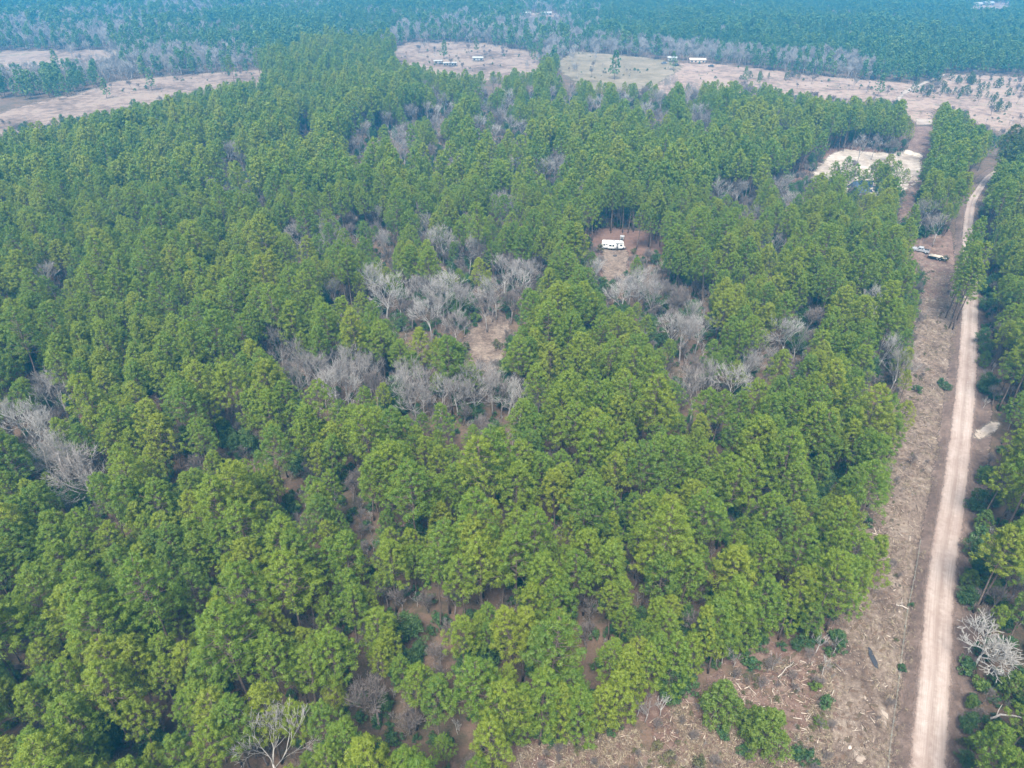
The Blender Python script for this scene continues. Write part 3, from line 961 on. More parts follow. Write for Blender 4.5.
def jitter(x0, x1, y0, y1, sp, j=.42, seed=0):
    g = np.random.default_rng(seed)
    X, Y = np.meshgrid(np.arange(x0, x1, sp), np.arange(y0, y1, sp * .92), indexing='ij')
    X = X + (np.arange(X.shape[1]) % 2)[None] * sp / 2
    P = np.column_stack([X.ravel(), Y.ravel()])
    P += g.uniform(-j, j, P.shape) * sp
    return P

def view(P, mx=90, my=130):
    a, b = proj(np.column_stack([P, np.zeros(len(P))])), proj(np.column_stack([P, np.full(len(P), 19.0)]))
    return (a[:, 2] > 5) & (a[:, 0] > -mx) & (a[:, 0] < 1024 + mx) & (b[:, 1] < 768 + my) & (a[:, 1] > -30)

P = jitter(-560, 560, 18, 660, 4.25, seed=1)
P = P[view(P)]
FOREST = [(-200, 900), (-200, 200), (-60, 132), (0, 118), (60, 110), (120, 100), (160, 92), (215, 80), (265, 72), (330, 58), (390, 58), (470, 76), (560, 80), (700, 82), (800, 92), (900, 100), (940, 98), (975, 130), (1024, 142), (1200, 150), (1200, 900)]
pb = proj(np.column_stack([P, np.zeros(len(P))]))
P = P[in_poly(pb, FOREST)]
tR = road_t(P)
P = P[(tR < -6) | (tR > 4.6)]
g1 = np.random.default_rng(5)
S = np.clip(g1.normal(.89, .19, len(P)), .48, 1.3)
# thin some so gaps open in the canopy
gap = vnoise(P[:, 0] / 13, P[:, 1] / 13, 9) * .6 + vnoise(P[:, 0] / 5, P[:, 1] / 5, 4) * .4
keep = (gap > .22)
P, S = P[keep], S[keep]
ok = ok_spots(P, 19 * S, 3.1 * S)
P, S = P[ok], S[ok]

top = proj(np.column_stack([P, 15.0 * S]))
inview = (top[:, 0] > -12) & (top[:, 0] < 1036) & (top[:, 1] < 785)
order = np.argsort(top[:, 2])
order = order[inview[order]]
NEAR_N = 262
near_i = order[:NEAR_N]
rest = np.ones(len(P), bool)
rest[near_i] = False

def ordinal(n):
    w = ['', 'first', 'second', 'third', 'fourth', 'fifth', 'sixth', 'seventh', 'eighth', 'ninth', 'tenth', 'eleventh', 'twelfth', 'thirteenth', 'fourteenth', 'fifteenth', 'sixteenth', 'seventeenth', 'eighteenth', 'nineteenth', 'twentieth']
    return w[n] if n < len(w) else None
tn = road_t(P[near_i])
pn = top[near_i]
bn = proj(np.column_stack([P[near_i], np.zeros(len(near_i))]))
labels = [None] * len(near_i)
groups = ['pines of the near forest'] * len(near_i)
def run(mask, key, text, most=20):
    idx = [i for i in np.argsort(key) if mask[i] and labels[i] is None]
    for r, i in enumerate(idx[:most]):
        labels[i] = text.format(ordinal(r + 1))
clear_poly = OPEN[1]
dcl = poly_dist(bn[:, :2], clear_poly)
run((tn < 0) & (tn > -24), P[near_i][:, 1], 'green pine on the forest edge, {} up the cleared strip from the brush clearing')
run((tn > 0) & (tn < 12), P[near_i][:, 1], 'green pine right of the dirt road, {} in the roadside row from the near end')
run((dcl < 40) & (tn < 0) & (bn[:, 0] > 480), bn[:, 0], 'green pine at the brush clearing edge, {} from its left end')
run((pn[:, 1] > 735) & (tn < 0), pn[:, 0], 'green pine cut by the bottom edge of the photo, {} from the left', 20)
run((pn[:, 0] < 28) & (tn < 0), -pn[:, 1], 'green pine at the left edge of the photo, {} up from the corner', 20)
for (gx, gy, t) in ((374, 698, 'the brown leafless gap tree'), (430, 640, 'the reddish ground gap in the near pines'), (268, 748, 'the white bare tree at the bottom edge'), (362, 510, 'the dark gap in the mid forest'), (312, 514, 'the small pale gap in the mid forest')):
    dd = np.hypot(pn[:, 0] - gx, pn[:, 1] - gy)
    run(dd < 75, dd, 'pine {} nearest to ' + t, 6)
for i in range(len(near_i)):
    if labels[i] is None:
        col = ['far left', 'left', 'middle', 'right of centre'][int(np.clip(pn[i, 0] / 235, 0, 3))]
        row = 'lowest rows' if pn[i, 1] > 640 else ('middle rows' if pn[i, 1] > 540 else 'upper rows')
        if tn[i] > 0:
            labels[i] = 'green pine in the woods right of the dirt road, behind the roadside row'
            groups[i] = 'pines behind the roadside row'
        else:
            labels[i] = f'round-topped green pine inside the dense forest, {col}, {row} of canopy'
            groups[i] = f'closed canopy pines, {col}, {row}'
for k, i in enumerate(near_i):
    kd = PINES[int(g1.integers(0, len(PINES)))]
    place('pine_tree', kd, float(P[i, 0]), float(P[i, 1]), float(S[i]), float(g1.random() * 6.28), labels[k], 'pine tree', groups[k], tilt=(float(g1.normal() * .03), float(g1.normal() * .03)))

Pr, Sr = P[rest], S[rest]
dep = proj(np.column_stack([Pr, np.full(len(Pr), 12.0)]))[:, 2]
a = dep < 260
# one mass of pines: the near shapes, and lighter shapes of the same trees for the far rows
pk = np.where(a, g1.integers(0, len(PINES), len(a)), len(PINES) + g1.integers(0, len(PINES_MID), len(a)))
scatter('pine_forest', PINES + PINES_MID, Pr[:, 0], Pr[:, 1], Sr, 'closed pine forest behind the near rows up to the fields', pick=pk)

PINES_LOW = [Kind('edge_pine', *pine_parts(120 + k, [15, 14, 16][k], [.78, .82, .72][k], 2.7, 190, 40, .42, .085, 5), M['bark'], M['needles'], Ht=15) for k in range(3)]
edge = [(506, 752), (522, 745), (540, 749), (558, 745), (576, 749), (596, 743), (611, 736), (622, 716), (642, 706), (666, 700), (684, 688), (700, 674), (716, 666), (735, 660), (754, 652), (778, 644), (802, 640), (826, 634), (846, 618), (860, 596)]
for i, (px, py) in enumerate(edge):
    x, y, _ = G(px, py - 4)
    place('pine_tree', PINES_LOW[i % 3], x, y, .8 + .3 * ((i * 7) % 5) / 5, i * 1.7, f'{ordinal(i + 1)} low-branched pine from the left along the brush clearing edge', 'pine tree', 'low-branched pines along the brush clearing')

# ------------------------------------------------------------------ singled-out pines
tall = [(992, 190, 0, 'tallest dark pine of the clump right of the road bend'), (1004, 188, 1, 'middle dark pine of the clump right of the road bend'), (1017, 190, 2, 'right dark pine of the clump beyond the road bend')]
for px, py, k, lab in tall:
    x, y, _ = G(px, py)
    place('pine_tree', PINES_TALL[k], x, y, 1.0, k * 2.0, lab, 'pine tree', 'dark pines by the road bend')
slim = [(945, 318, 0, .95, 'leftmost slim pine of the roadside clump on the strip'), (949, 327, 1, 1.0, 'nearest slim pine of the roadside clump on the strip'), (953, 328, 2, .95, 'second nearest slim pine of the roadside clump'), (957, 320, 0, 1.0, 'roadside slim pine at the near end of the clump'), (950, 308, 1, 1.0, 'middle slim pine of the roadside clump'), (957, 303, 2, 1.0, 'roadside slim pine in the middle of the clump'), (958, 291, 0, .95, 'roadside slim pine at the far end of the clump'), (952, 297, 1, .9, 'inner slim pine at the far end of the clump'), (960, 282, 2, .95, 'farthest slim pine of the roadside clump'), (953, 316, 0, .85, 'short slim pine inside the roadside clump')]
for i, (px, py, k, s, lab) in enumerate(slim):
    x, y, _ = G(px, py)
    place('pine_tree', PINES_SHAGGY[k], x, y, s, i * 1.3, lab, 'pine tree', 'slim pines between strip and road', tilt=(.05 * math.sin(i * 2.0), .06 * math.cos(i * 3.0)))
ctr = [(828, 200, 'left pine in front of the sand pad'), (838, 203, 'second pine in front of the sand pad'), (866, 201, 'pine standing before the pond'), (878, 205, 'tallest pine before the pond, right of it'), (889, 200, 'slender pine right of the pond'), (897, 202, 'last thin pine before the sand')]
for i, (px, py, lab) in enumerate(ctr):
    x, y, _ = G(px, py)
    place('pine_tree', PINES[(5, 7)[i % 2]], x, y, [.85, .95, .9, 1.05, .85, .7][i], i * 1.1, lab, 'pine tree', 'pines in front of the sand pad')

# ------------------------------------------------------------------ woods beyond the fields
FAR_OPEN = OPEN
Pf = jitter(-1100, 1150, 400, 1900, 6.6, seed=3)
pf = proj(np.column_stack([Pf, np.zeros(len(Pf))]))
m = (pf[:, 0] > -70) & (pf[:, 0] < 1094) & (pf[:, 1] < 100) & ~in_poly(pf, FOREST)
Pf, pf = Pf[m], pf[m]
Sf = np.clip(np.random.default_rng(8).normal(.9, .18, len(Pf)) * (.72 + .55 * vnoise(Pf[:, 0] / 70, Pf[:, 1] / 70, 51)), .45, 1.35)
# grey leafless belts
n_first = len(Pf)
BELT = [[(-80, 46), (0, 28), (60, 34), (130, 32), (128, 48), (40, 49), (-80, 54)], [(98, 76), (110, 56), (160, 52), (262, 54), (262, 71), (180, 74), (108, 82), (100, 84)],
        [(385, 46), (400, 30), (440, 26), (520, 28), (560, 36), (582, 48), (556, 62), (545, 54), (480, 42), (420, 40)], [(585, 53), (600, 46), (700, 50), (760, 56), (770, 68), (690, 62), (600, 55)], [(755, 68), (770, 58), (850, 62), (880, 74), (870, 82), (800, 74)],
        [(60, 22), (150, 10), (150, 26), (90, 30)], [(130, 14), (170, 4), (220, 8), (200, 18)], [(560, 64), (545, 56), (520, 74), (548, 80)], [(400, 60), (385, 48), (372, 60), (390, 70)]]
Pe = jitter(-1100, 1150, 400, 1900, 5.6, seed=6)
pe = proj(np.column_stack([Pe, np.zeros(len(Pe))]))
me_ = np.zeros(len(Pe), bool)
for b in BELT:
    me_ |= in_poly(pe, b)
me_ &= ~in_poly(pe, FOREST)
Pf, pf = np.vstack([Pf, Pe[me_]]), np.vstack([pf, pe[me_]])
Sf = np.concatenate([Sf, np.random.default_rng(18).uniform(.55, 1.05, me_.sum())])
belt = np.zeros(len(Pf), bool)
for b in BELT:
    belt |= in_poly(pf, b)
gf = np.random.default_rng(12)
mixb = vnoise(Pf[:, 0] / 90, Pf[:, 1] / 60, 21)
left_mixed = (pf[:, 0] < 600) & (mixb > .52)
isb = np.where(belt, (gf.random(len(Pf)) < .72) | (np.arange(len(Pf)) >= n_first), gf.random(len(Pf)) < np.where(left_mixed, .5, np.where(pf[:, 1] < 30, .06, .02)))
okf = (gf.random(len(Pf)) < np.where(isb, .16, .02)) | ok_spots(Pf, np.where(isb, 11.0, 15.0) * Sf, 3.0 * Sf, circles=[])
Pf, Sf, isb, pf, belt = Pf[okf], Sf[okf], isb[okf], pf[okf], belt[okf]
thin = gf.random(len(Pf)) < np.where(isb, .9, .95)
Pf, Sf, isb, pf, belt = Pf[thin], Sf[thin], isb[thin], pf[thin], belt[thin]
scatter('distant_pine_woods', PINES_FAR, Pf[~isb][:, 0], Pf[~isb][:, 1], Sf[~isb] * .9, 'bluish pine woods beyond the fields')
# the bare trees of the belts that show largest stand as things of their own
bi = np.where(isb)[0]
bsc = Sf * .85
cand = [i for i in bi if belt[i] and -10 < pf[i, 0] < 1034 and pf[i, 1] > 40]
cand = sorted(cand, key=lambda i: -pf[i, 1])[:64]
cset = set(cand)
BNAME = [(330, 'on the left behind the long brown field', 'bare belt behind the long brown field'), (575, 'ringing the pale middle field', 'bare belt around the middle field'), (1100, 'along the plantation edge behind the farm field', 'bare belt behind the farm field')]
for n_, i in enumerate(cand):
    lab, grp = next((l, g_) for lim, l, g_ in BNAME if pf[i, 0] < lim)
    kd = BARES_FAR[n_ % 3]
    place('bare_tree', kd, float(Pf[i, 0]), float(Pf[i, 1]), float(bsc[i]), n_ * 1.7, 'grey bare tree in the belt ' + lab, 'bare tree', grp)
restb = [i for i in bi if i not in cset]
scatter('distant_bare_woods', BARES_FAR, Pf[restb][:, 0], Pf[restb][:, 1], bsc[restb], 'grey leafless woods mixed among the distant pines')

# ------------------------------------------------------------------ undergrowth
Pu = np.vstack([jitter(-150, 260, 20, 300, 2.5, seed=9), jitter(-420, 420, 300, 480, 3.2, seed=29)])
Pu = Pu[view(Pu, 40, 60)]
pu = proj(np.column_stack([Pu, np.zeros(len(Pu))]))
tu = road_t(Pu)
opn = np.zeros(len(Pu), bool)
for poly in OPEN[:13]:
    opn |= in_poly(pu, poly)
m = ~opn & ((tu < -13) | (tu > 3.8)) & in_poly(pu, FOREST)
Pu = Pu[m]
tu = road_t(Pu)
turn = np.array(G(990, 428)[:2])
Pu = Pu[np.hypot(*(Pu - turn).T) > 7.5]
gu = np.random.default_rng(14)
Pu = Pu[ok_spots(Pu, np.full(len(Pu), 5.0), np.full(len(Pu), 1.5), open_polys=OPEN[:13], under=UNDER[:1], circles=[])]
r = gu.random(len(Pu))
nz = vnoise(Pu[:, 0] / 18, Pu[:, 1] / 18, 31)
dk = r < np.where(nz > .5, .48, .28)
brn = ~dk & (r > .55)
scatter('evergreen_undergrowth', SHRUBS['dark'] + SHRUBS['dark'][:1] + BROADLEAF['dark'][:1], Pu[dk][:, 0], Pu[dk][:, 1], gu.uniform(.4, .85, dk.sum()), 'dark green undergrowth between the pines')
scatter('bare_undergrowth', BARES_BROWN + BARES_LOW, Pu[brn][:, 0], Pu[brn][:, 1], gu.uniform(.35, .8, brn.sum()), 'brown leafless brush between the pines')

# shrubs and small trees one can tell apart
shr = [
 (716, 722, 'bright', 1.9, 'tree', 'bright green tree left in the brush clearing'), (738, 716, 'bright', 1.0, 'shrub', 'olive-topped green shrub against the left clearing tree'), (762, 752, 'bright', 2.0, 'tree', 'bright green tree right in the brush clearing'), (752, 738, 'bright', 1.5, 'tree', 'smaller green tree behind the right clearing tree'),
 (722, 736, 'dark', .75, 'shrub', 'blue-green shrub below the left clearing tree'), (742, 752, 'dark', .6, 'shrub', 'small dark shrub between the clearing trees'), (806, 762, 'dark', .9, 'shrub', 'dark green shrub at the bottom edge by the strip'), (796, 756, 'dark', .7, 'shrub', 'low dark shrub left of the bottom edge shrub'),
 (819, 726, 'bright', .62, 'shrub', 'round bright shrub on the strip margin'), (814, 688, 'bright', .6, 'shrub', 'small bright shrub by the grey saplings'), (825, 706, 'dark', .8, 'shrub', 'dull green shrub between two bright ones on the margin'), (836, 640, 'dark', .8, 'shrub', 'dark shrub at the forest corner by the strip'),
 (612, 730, 'dark', .9, 'shrub', 'dark shrub at the left forest foot of the clearing'), (552, 742, 'dark', .9, 'shrub', 'dark shrub under the pines at the clearing start'), (690, 688, 'dark', 1.1, 'shrub', 'tall dark shrub at the pine foot near the saplings'), (678, 696, 'dark', .9, 'shrub', 'dark shrub left of the tall dark one'), (752, 668, 'dark', .9, 'shrub', 'dark shrub right of the tallest white sapling'),
 (656, 747, 'olive', .7, 'shrub', 'dry olive shrub in the middle of the brush clearing'), (668, 762, 'olive', .9, 'shrub', 'dry olive shrub near the bottom edge of the clearing'), (700, 766, 'olive', .9, 'shrub', 'yellowish shrub on the bottom edge of the clearing'), (632, 722, 'olive', .6, 'shrub', 'small yellowish shrub near the white saplings'), (576, 752, 'olive', .5, 'shrub', 'tiny dry shrub at the clearing left part'),
 (902, 668, 'dark', .55, 'shrub', 'small green shrub on the fence line by the ditch'), (912, 604, 'dark', .35, 'shrub', 'tiny dark shrub in the ditch below the forest corner'), (945, 388, 'dark', .9, 'shrub', 'lone dark shrub on the strip beside the road'), (940, 384, 'dark', .7, 'shrub', 'smaller dark shrub left of the lone one on the strip'), (916, 392, 'dark', .8, 'shrub', 'dark shrub at the forest edge of the strip'),
 (990, 600, 'bright', 1.1, 'tree', 'green tree above the white bare tree by the road'), (1006, 700, 'bright', 1.3, 'tree', 'bright green tree below the white bare tree'), (992, 742, 'bright', 1.0, 'tree', 'bright green tree at the bottom right corner, left one'), (1016, 748, 'bright', 1.2, 'tree', 'bright green tree in the bottom right corner'), (980, 690, 'bright', .9, 'shrub', 'green shrub under the bright roadside trees'), (972, 702, 'dark', .6, 'shrub', 'dark low shrub at the right road verge'), (962, 742, 'olive', .6, 'shrub', 'olive weed clump on the right road verge'), (964, 720, 'olive', .5, 'shrub', 'upper olive weed clump on the right road verge'),
 (982, 590, 'dark', 1.1, 'shrub', 'dark shrub at the right verge above the bare tree'), (978, 540, 'dark', 1.2, 'shrub', 'dark shrub at the right verge under roadside pines'), (984, 478, 'dark', 1.2, 'shrub', 'dark shrub at the right verge below the turnout'), (986, 392, 'dark', 1.2, 'shrub', 'dark shrub at the right verge above the turnout'),
 (466, 352, 'olive', 1.5, 'shrub', 'pale straw shrub in the inner tan clearing'), (488, 296, 'olive', 1.8, 'shrub', 'pale straw shrub above the inner tan clearing'), (476, 322, 'bright', 1.2, 'shrub', 'green shrub left of the inner tan clearing'), (498, 348, 'olive', 1.2, 'shrub', 'straw shrub at the right of the inner clearing'), (470, 290, 'dark', 1.8, 'shrub', 'green shrub under the tall white bare tree'),
 (944, 262, 'olive', 1.0, 'shrub', 'brown brush heap below the flatbed trailer'), (918, 238, 'dark', 1.2, 'shrub', 'dark shrub left above the truck clearing'), (938, 234, 'dark', 1.8, 'shrub', 'dark shrub right above the truck clearing'), (924, 232, 'dark', 1.8, 'shrub', 'dark shrub behind the truck clearing'),
 (600, 252, 'olive', 1.3, 'shrub', 'straw shrub left of the travel trailer'), (634, 254, 'olive', 1.1, 'shrub', 'straw shrub right of the travel trailer yard'),
]
for i, (px, py, c, s, typ, lab) in enumerate(shr):
    x, y, _ = G(px, py)
    if typ == 'tree':
        kd = BROADLEAF[c][i % 2]
        place('leafy_tree', kd, x, y, s * .62, i * 1.9, lab, 'leafy tree', 'leafy trees outside the pine stand')
    else:
        kd = SHRUBS[c][i % len(SHRUBS[c])]
        place('shrub', kd, x, y, s, i * 1.9, lab, 'shrub', 'shrubs along the clearings', 'foliage', 'stem')

rv_ = [(981, 482, 'bright'), (974, 508, 'dark'), (980, 530, 'bright'), (971, 556, 'dark'), (975, 574, 'dark'), (968, 588, 'bright'), (966, 604, 'dark'), (970, 706, 'bright'), (966, 728, 'dark'), (972, 748, 'bright'), (964, 764, 'dark'), (984, 392, 'dark'), (982, 366, 'bright'), (980, 344, 'dark')]
rv_ = sorted(rv_, key=lambda q: -q[1])
for i, (px, py, c) in enumerate(rv_):
    x, y, _ = G(px, py)
    place('leafy_tree', BROADLEAF[c][i % 2], x, y, (.36 if py > 600 else .55) + .16 * ((i * 5) % 7) / 7, i * 2.3, f'{ordinal(i + 1)} small {"dark" if c == "dark" else "bright"} green tree up the right edge of the road', 'leafy tree', 'small trees along the right edge of the road')

# young trees of the cutover field
yr = random.Random(4)
yk = 0
for (x0, x1, y0, y1, n, where) in ((928, 975, 80, 86, 16, 'in the upper row across the cutover field'), (940, 978, 91, 96, 10, 'in the second row across the cutover field'), (990, 1010, 106, 112, 8, 'in the dense patch of the cutover field'), (975, 1024, 84, 100, 14, 'scattered over the right of the cutover field'), (905, 930, 84, 96, 7, 'scattered near the sandy track'), (740, 800, 76, 80, 10, 'along the near side of the farm field')):
    for k in range(n):
        px, py = yr.uniform(x0, x1), yr.uniform(y0, y1)
        x, y, _ = G(px, py)
        place('young_pine', PINES_YOUNG[yk % 2], x, y, yr.uniform(.6, 1.3), yk, 'small dark young pine ' + where, 'young pine', 'young pines ' + where)
        yk += 1

gb = np.random.default_rng(41)
fb = np.column_stack([gb.uniform(-60, 1100, 9000), gb.uniform(38, 136, 9000)])
okp = np.zeros(len(fb), bool)
for poly in (OPEN[7], OPEN[9], OPEN[10]):
    okp |= in_poly(fb, poly)
fb = np.array([G(*p)[:2] for p in fb[okp]])
fb = fb[(vnoise(fb[:, 0] / 35, fb[:, 1] / 25, 6) > .45)][:480]
scatter('field_brush', [BARES_BROWN[0], BARES_LOW[1], SHRUBS['olive'][0], SHRUBS['dark'][0]], fb[:, 0], fb[:, 1], gb.uniform(.2, .8, len(fb)) ** 1.0, 'low brush and weeds dotted over the open fields')

# ------------------------------------------------------------------ debris on the strip and the clearing
def debris(name, poly, n, seed, label, lo=.18, hi=1.6):
    g = np.random.default_rng(seed)
    Pp = np.array(poly)
    pts = g.uniform(Pp.min(0), Pp.max(0), (n * 6, 2))
    pts = pts[in_poly(pts, poly)][:n]
    dens = vnoise(pts[:, 0] / 3, pts[:, 1] / 3, seed)
    pts = pts[dens + .35 * g.random(len(pts)) > .45]
    k = len(pts)
    h = ground_h(pts)
    az = g.random(k) * 6.283
    L = lo + (hi - lo) * g.random(k) ** 3
    w = .03 + .05 * g.random(k)
    el = g.normal(size=k) * .22
    d = np.column_stack([np.cos(az) * np.cos(el), np.sin(az) * np.cos(el), np.sin(el)])
    s = np.column_stack([-np.sin(az), np.cos(az), np.zeros(k)])
    u = np.cross(d, s)
    c = np.column_stack([pts, h + .06 + .1 * g.random(k)])
    V = np.stack([c + d * L[:, None] / 2 * a + s * w[:, None] * b + u * w[:, None] * e for a, b, e in ((-1, -1, 0), (-1, 1, 0), (-1, 0, 1), (1, -1, 0), (1, 1, 0), (1, 0, 1))], 1).reshape(-1, 3)
    o = np.arange(k)[:, None] * 6
    F3 = np.vstack([o + np.array([0, 1, 2]), o + np.array([3, 5, 4])])
    F4 = np.vstack([o + np.array([0, 3, 4, 1]), o + np.array([1, 4, 5, 2]), o + np.array([2, 5, 3, 0])])
    me = mesh_np(name, V, [F3, F4], {'tint': np.repeat(g.random(k), 6)})
    return tag(link(name, me, None, M['mulch']), label, kind='stuff')
t = NT('broken_wood')
M['mulch'] = t.done(t.principled(t.ramp(t.attr('tint'), [(0, (.10, .07, .055)), (.4, (.24, .17, .13)), (.8, (.32, .26, .205)), (1, (.52, .45, .38))]), .9, .1))
debris('brush_debris', ribbon(ROAD[ROAD[:, 1] < 215][::4], -15, -4.6), 5200, 5, 'broken sticks and chips strewn over the cleared strip')
debris('clearing_debris', GP([(500, 800), (520, 745), (617, 733), (650, 720), (735, 666), (835, 655), (832, 800)]), 3500, 6, 'dead sticks strewn over the brush clearing')

# dry grass and weeds on the strip: low tufts
g = np.random.default_rng(77)
def tufts(name, poly, n, seed, label):
    g = np.random.default_rng(seed)
    Pp = np.array(poly)
    pts = g.uniform(Pp.min(0), Pp.max(0), (n * 6, 2))
    pts = pts[in_poly(pts, poly)]
    dn = vnoise(pts[:, 0] / 4, pts[:, 1] / 4, seed)
    pts = pts[dn > .45][:n]
    C = np.column_stack([pts, ground_h(pts) + .12])
    V, F, tint = leaf_quads(C, np.full(len(C), .34), 9, .36, .055, .7, .8, seed)
    me = mesh_np(name, V, [F], {'tint': tint})
    return tag(link(name, me, None, M['straw']), label, kind='stuff')
t = NT('straw_grass')
M['straw'] = t.done(t.principled(t.ramp(t.attr('tint'), [(0, (.10, .075, .055)), (.5, (.20, .155, .11)), (.85, (.30, .25, .175)), (1, (.20, .21, .09))]), .9, .1))
tufts('dry_grass', ribbon(ROAD[ROAD[:, 1] < 215][::4], -15.5, -3.0), 11000, 15, 'dry grass tufts on the cleared strip')
tufts('verge_grass', ribbon(ROAD[ROAD[:, 1] < 300][::4], 2.9, 5.4), 1500, 16, 'dry weeds on the right road verge')
tufts('clearing_grass', GP([(500, 800), (520, 745), (617, 733), (650, 720), (735, 666), (835, 655), (832, 800)]), 4500, 17, 'dry grass in the brush clearing')

gs = np.random.default_rng(61)
sb = np.array(ribbon(ROAD[ROAD[:, 1] < 215][::4], -15, -5.5))
q = gs.uniform(sb.min(0), sb.max(0), (4000, 2))
q = q[in_poly(q, sb)]
q = q[vnoise(q[:, 0] / 6, q[:, 1] / 6, 71) > .52][:260]
cb = np.array(GP([(520, 752), (617, 740), (650, 724), (735, 672), (835, 660), (830, 790), (520, 790)]))
q2 = gs.uniform(cb.min(0), cb.max(0), (900, 2))
q2 = q2[in_poly(q2, cb)][:170]
q = np.vstack([q, q2])
scatter('low_brush', [BARES_LOW[1], BARES_BROWN[0], SHRUBS['olive'][0], SHRUBS['olive'][1]], q[:, 0], q[:, 1], gs.uniform(.12, .34, len(q)), 'low dry brush standing on the cleared strip and clearing')

def gz(x, y):
    return float(ground_h(np.array([[x, y]]))[0])

# pale lumps, logs, fallen trunks
def lump(px, py, sx, sy, sz, lab, mat='heap_sand', seed=0, name='clay_lump', cat='clay lump'):
    x, y, _ = G(px, py)
    bm = bmesh.new()
    bmesh.ops.create_icosphere(bm, subdivisions=3, radius=1.0)
    g = random.Random(seed)
    off = [Vector((g.gauss(0, 1), g.gauss(0, 1), g.gauss(0, 1))).normalized() for _ in range(9)]
    for v in bm.verts:
        k = 1 + .22 * sum(max(0, v.co.normalized().dot(o) - .55) for o in off) - .25 * max(0, v.co.normalized().dot(off[0]))
        v.co *= k
        v.co.x *= sx; v.co.y *= sy; v.co.z = max(v.co.z * sz, -.2)
    me = bpy.data.meshes.new(name)
    bm.to_mesh(me)
    bm.free()
    o = link(name, me, None, M[mat])
    o.location = (x, y, gz(x, y) + .03)
    o.rotation_euler[2] = g.random() * 6
    return tag(o, lab, cat, 'pale lumps on the cleared strip' if cat == 'clay lump' else None)
for k_, (px, py, r_, lab) in enumerate(((858, 757, 1.3, 'white clay scraped bare at the bottom of the cleared strip'), (886, 724, .9, 'white clay spot on the strip by the fence'), (884, 713, .9, 'pale clay spot above the white one'), (842, 741, .8, 'pale clay spot left on the lower strip'), (866, 700, .8, 'pale straw-coloured spot in the middle strip'), (900, 612, .6, 'pale clay spot by the bleached log'), (862, 728, .7, 'small pale clay spot on the lower strip'), (520, 757, .9, 'pale clay spot at the left end of the brush clearing'), (655, 738, .6, 'pale clay spot in the brush clearing'))):
    x, y, _ = G(px, py)
    gq = random.Random(k_)
    sheet('clay_patch', [(x + math.cos(a_ * .7) * r_ * gq.uniform(.4, 1.2) * .8, y + math.sin(a_ * .7) * r_ * gq.uniform(.5, 1.3) * 1.2) for a_ in range(9)], M['sand_dull'], .06, .18, .8, lab)
lump(850, 748, .3, .25, .25, 'white lump above the scraped clay at the strip bottom', seed=5)
lump(908, 153, 4, 2.6, .9, 'pale bulldozed sand heap at the strip corner of the sand pad', 'heap_sand', 7, 'sand_heap', 'sand heap')
lump(917, 156, 2.6, 1.8, 1.1, 'smaller sand heap with a shaded side at the sand pad', 'heap_sand', 8, 'sand_heap', 'sand heap')

def log(pts, r, lab, mat='wood_bleached', name='fallen_log', cat='log', branches=0, seed=0):
    P0 = [np.array(G(px, py, z)) for px, py, z in pts]
    base = P0[0].copy()
    base[2] = gz(base[0], base[1])
    Pl = [p - base + np.array([0, 0, r * .7 + base[2]]) for p in P0]
    mb = MB()
    Pl = [Pl[0]] + [x for i in range(len(Pl) - 1) for x in (Pl[i] * .5 + Pl[i + 1] * .5 + np.array([.08, -.06, .02]), Pl[i + 1])]
    mb.tube(Pl, np.linspace(r, r * .55, len(Pl)), 8)
    o = mb.build(name, M[mat], None, True)
    o.location = base
    tag(o, lab, cat)
    g = random.Random(seed)
    for k in range(branches):
        b = MB()
        i = g.randint(1, len(Pl) - 2)
        dv = np.array([g.gauss(0, 1), g.gauss(0, 1), .5 + g.random() * .5])
        b.tube([Pl[i], Pl[i] + dv * .6, Pl[i] + dv * 1.1 + np.array([.2, 0, .1])], [r * .45, r * .3, r * .12], 5)
        b.build('branch', M[mat], o, True)
    return o
log([(896, 605, .1), (902, 606, .2), (908, 609, .15)], .11, 'bleached white log beside the ditch near the forest corner', branches=3, seed=3)
log([(778, 677, .1), (786, 668, .3), (794, 662, .2)], .07, 'thin pale fallen stem in the reddish forest corner', branches=3, seed=5)
log([(990, 719, 1.2), (1000, 715, 2.2), (1012, 716, 2.6), (1028, 719, 2.4)], .17, 'curved white fallen trunk over the bright green roadside trees', branches=2, seed=6)
log([(836, 664, .1), (846, 674, .1)], .10, 'weathered grey log on the strip below the forest corner', 'bare_brown', branches=1, seed=7)
# water-filled rut
rut = MB()
Pq = [np.array(G(869, 648)), np.array(G(871, 655)), np.array(G(874, 662)), np.array(G(876.5, 669))]
wd_ = [.15, .34, .42, .2]
V = []
for p, w in zip(Pq, wd_):
    z = gz(p[0], p[1]) + .17
    V += [(p[0] - w, p[1] + w * .35, z), (p[0] + w, p[1] - w * .35, z)]
zm = max(v[2] for v in V)
rut.add([(a, b, zm) for a, b, c in V], f4=[(0, 1, 3, 2), (2, 3, 5, 4), (4, 5, 7, 6)])
M['mud_water'] = plain('muddy_water', (.035, .036, .042), .22, .4)
tag(rut.build('puddle', M['mud_water']), 'narrow water-filled rut in the cleared strip', kind='structure')

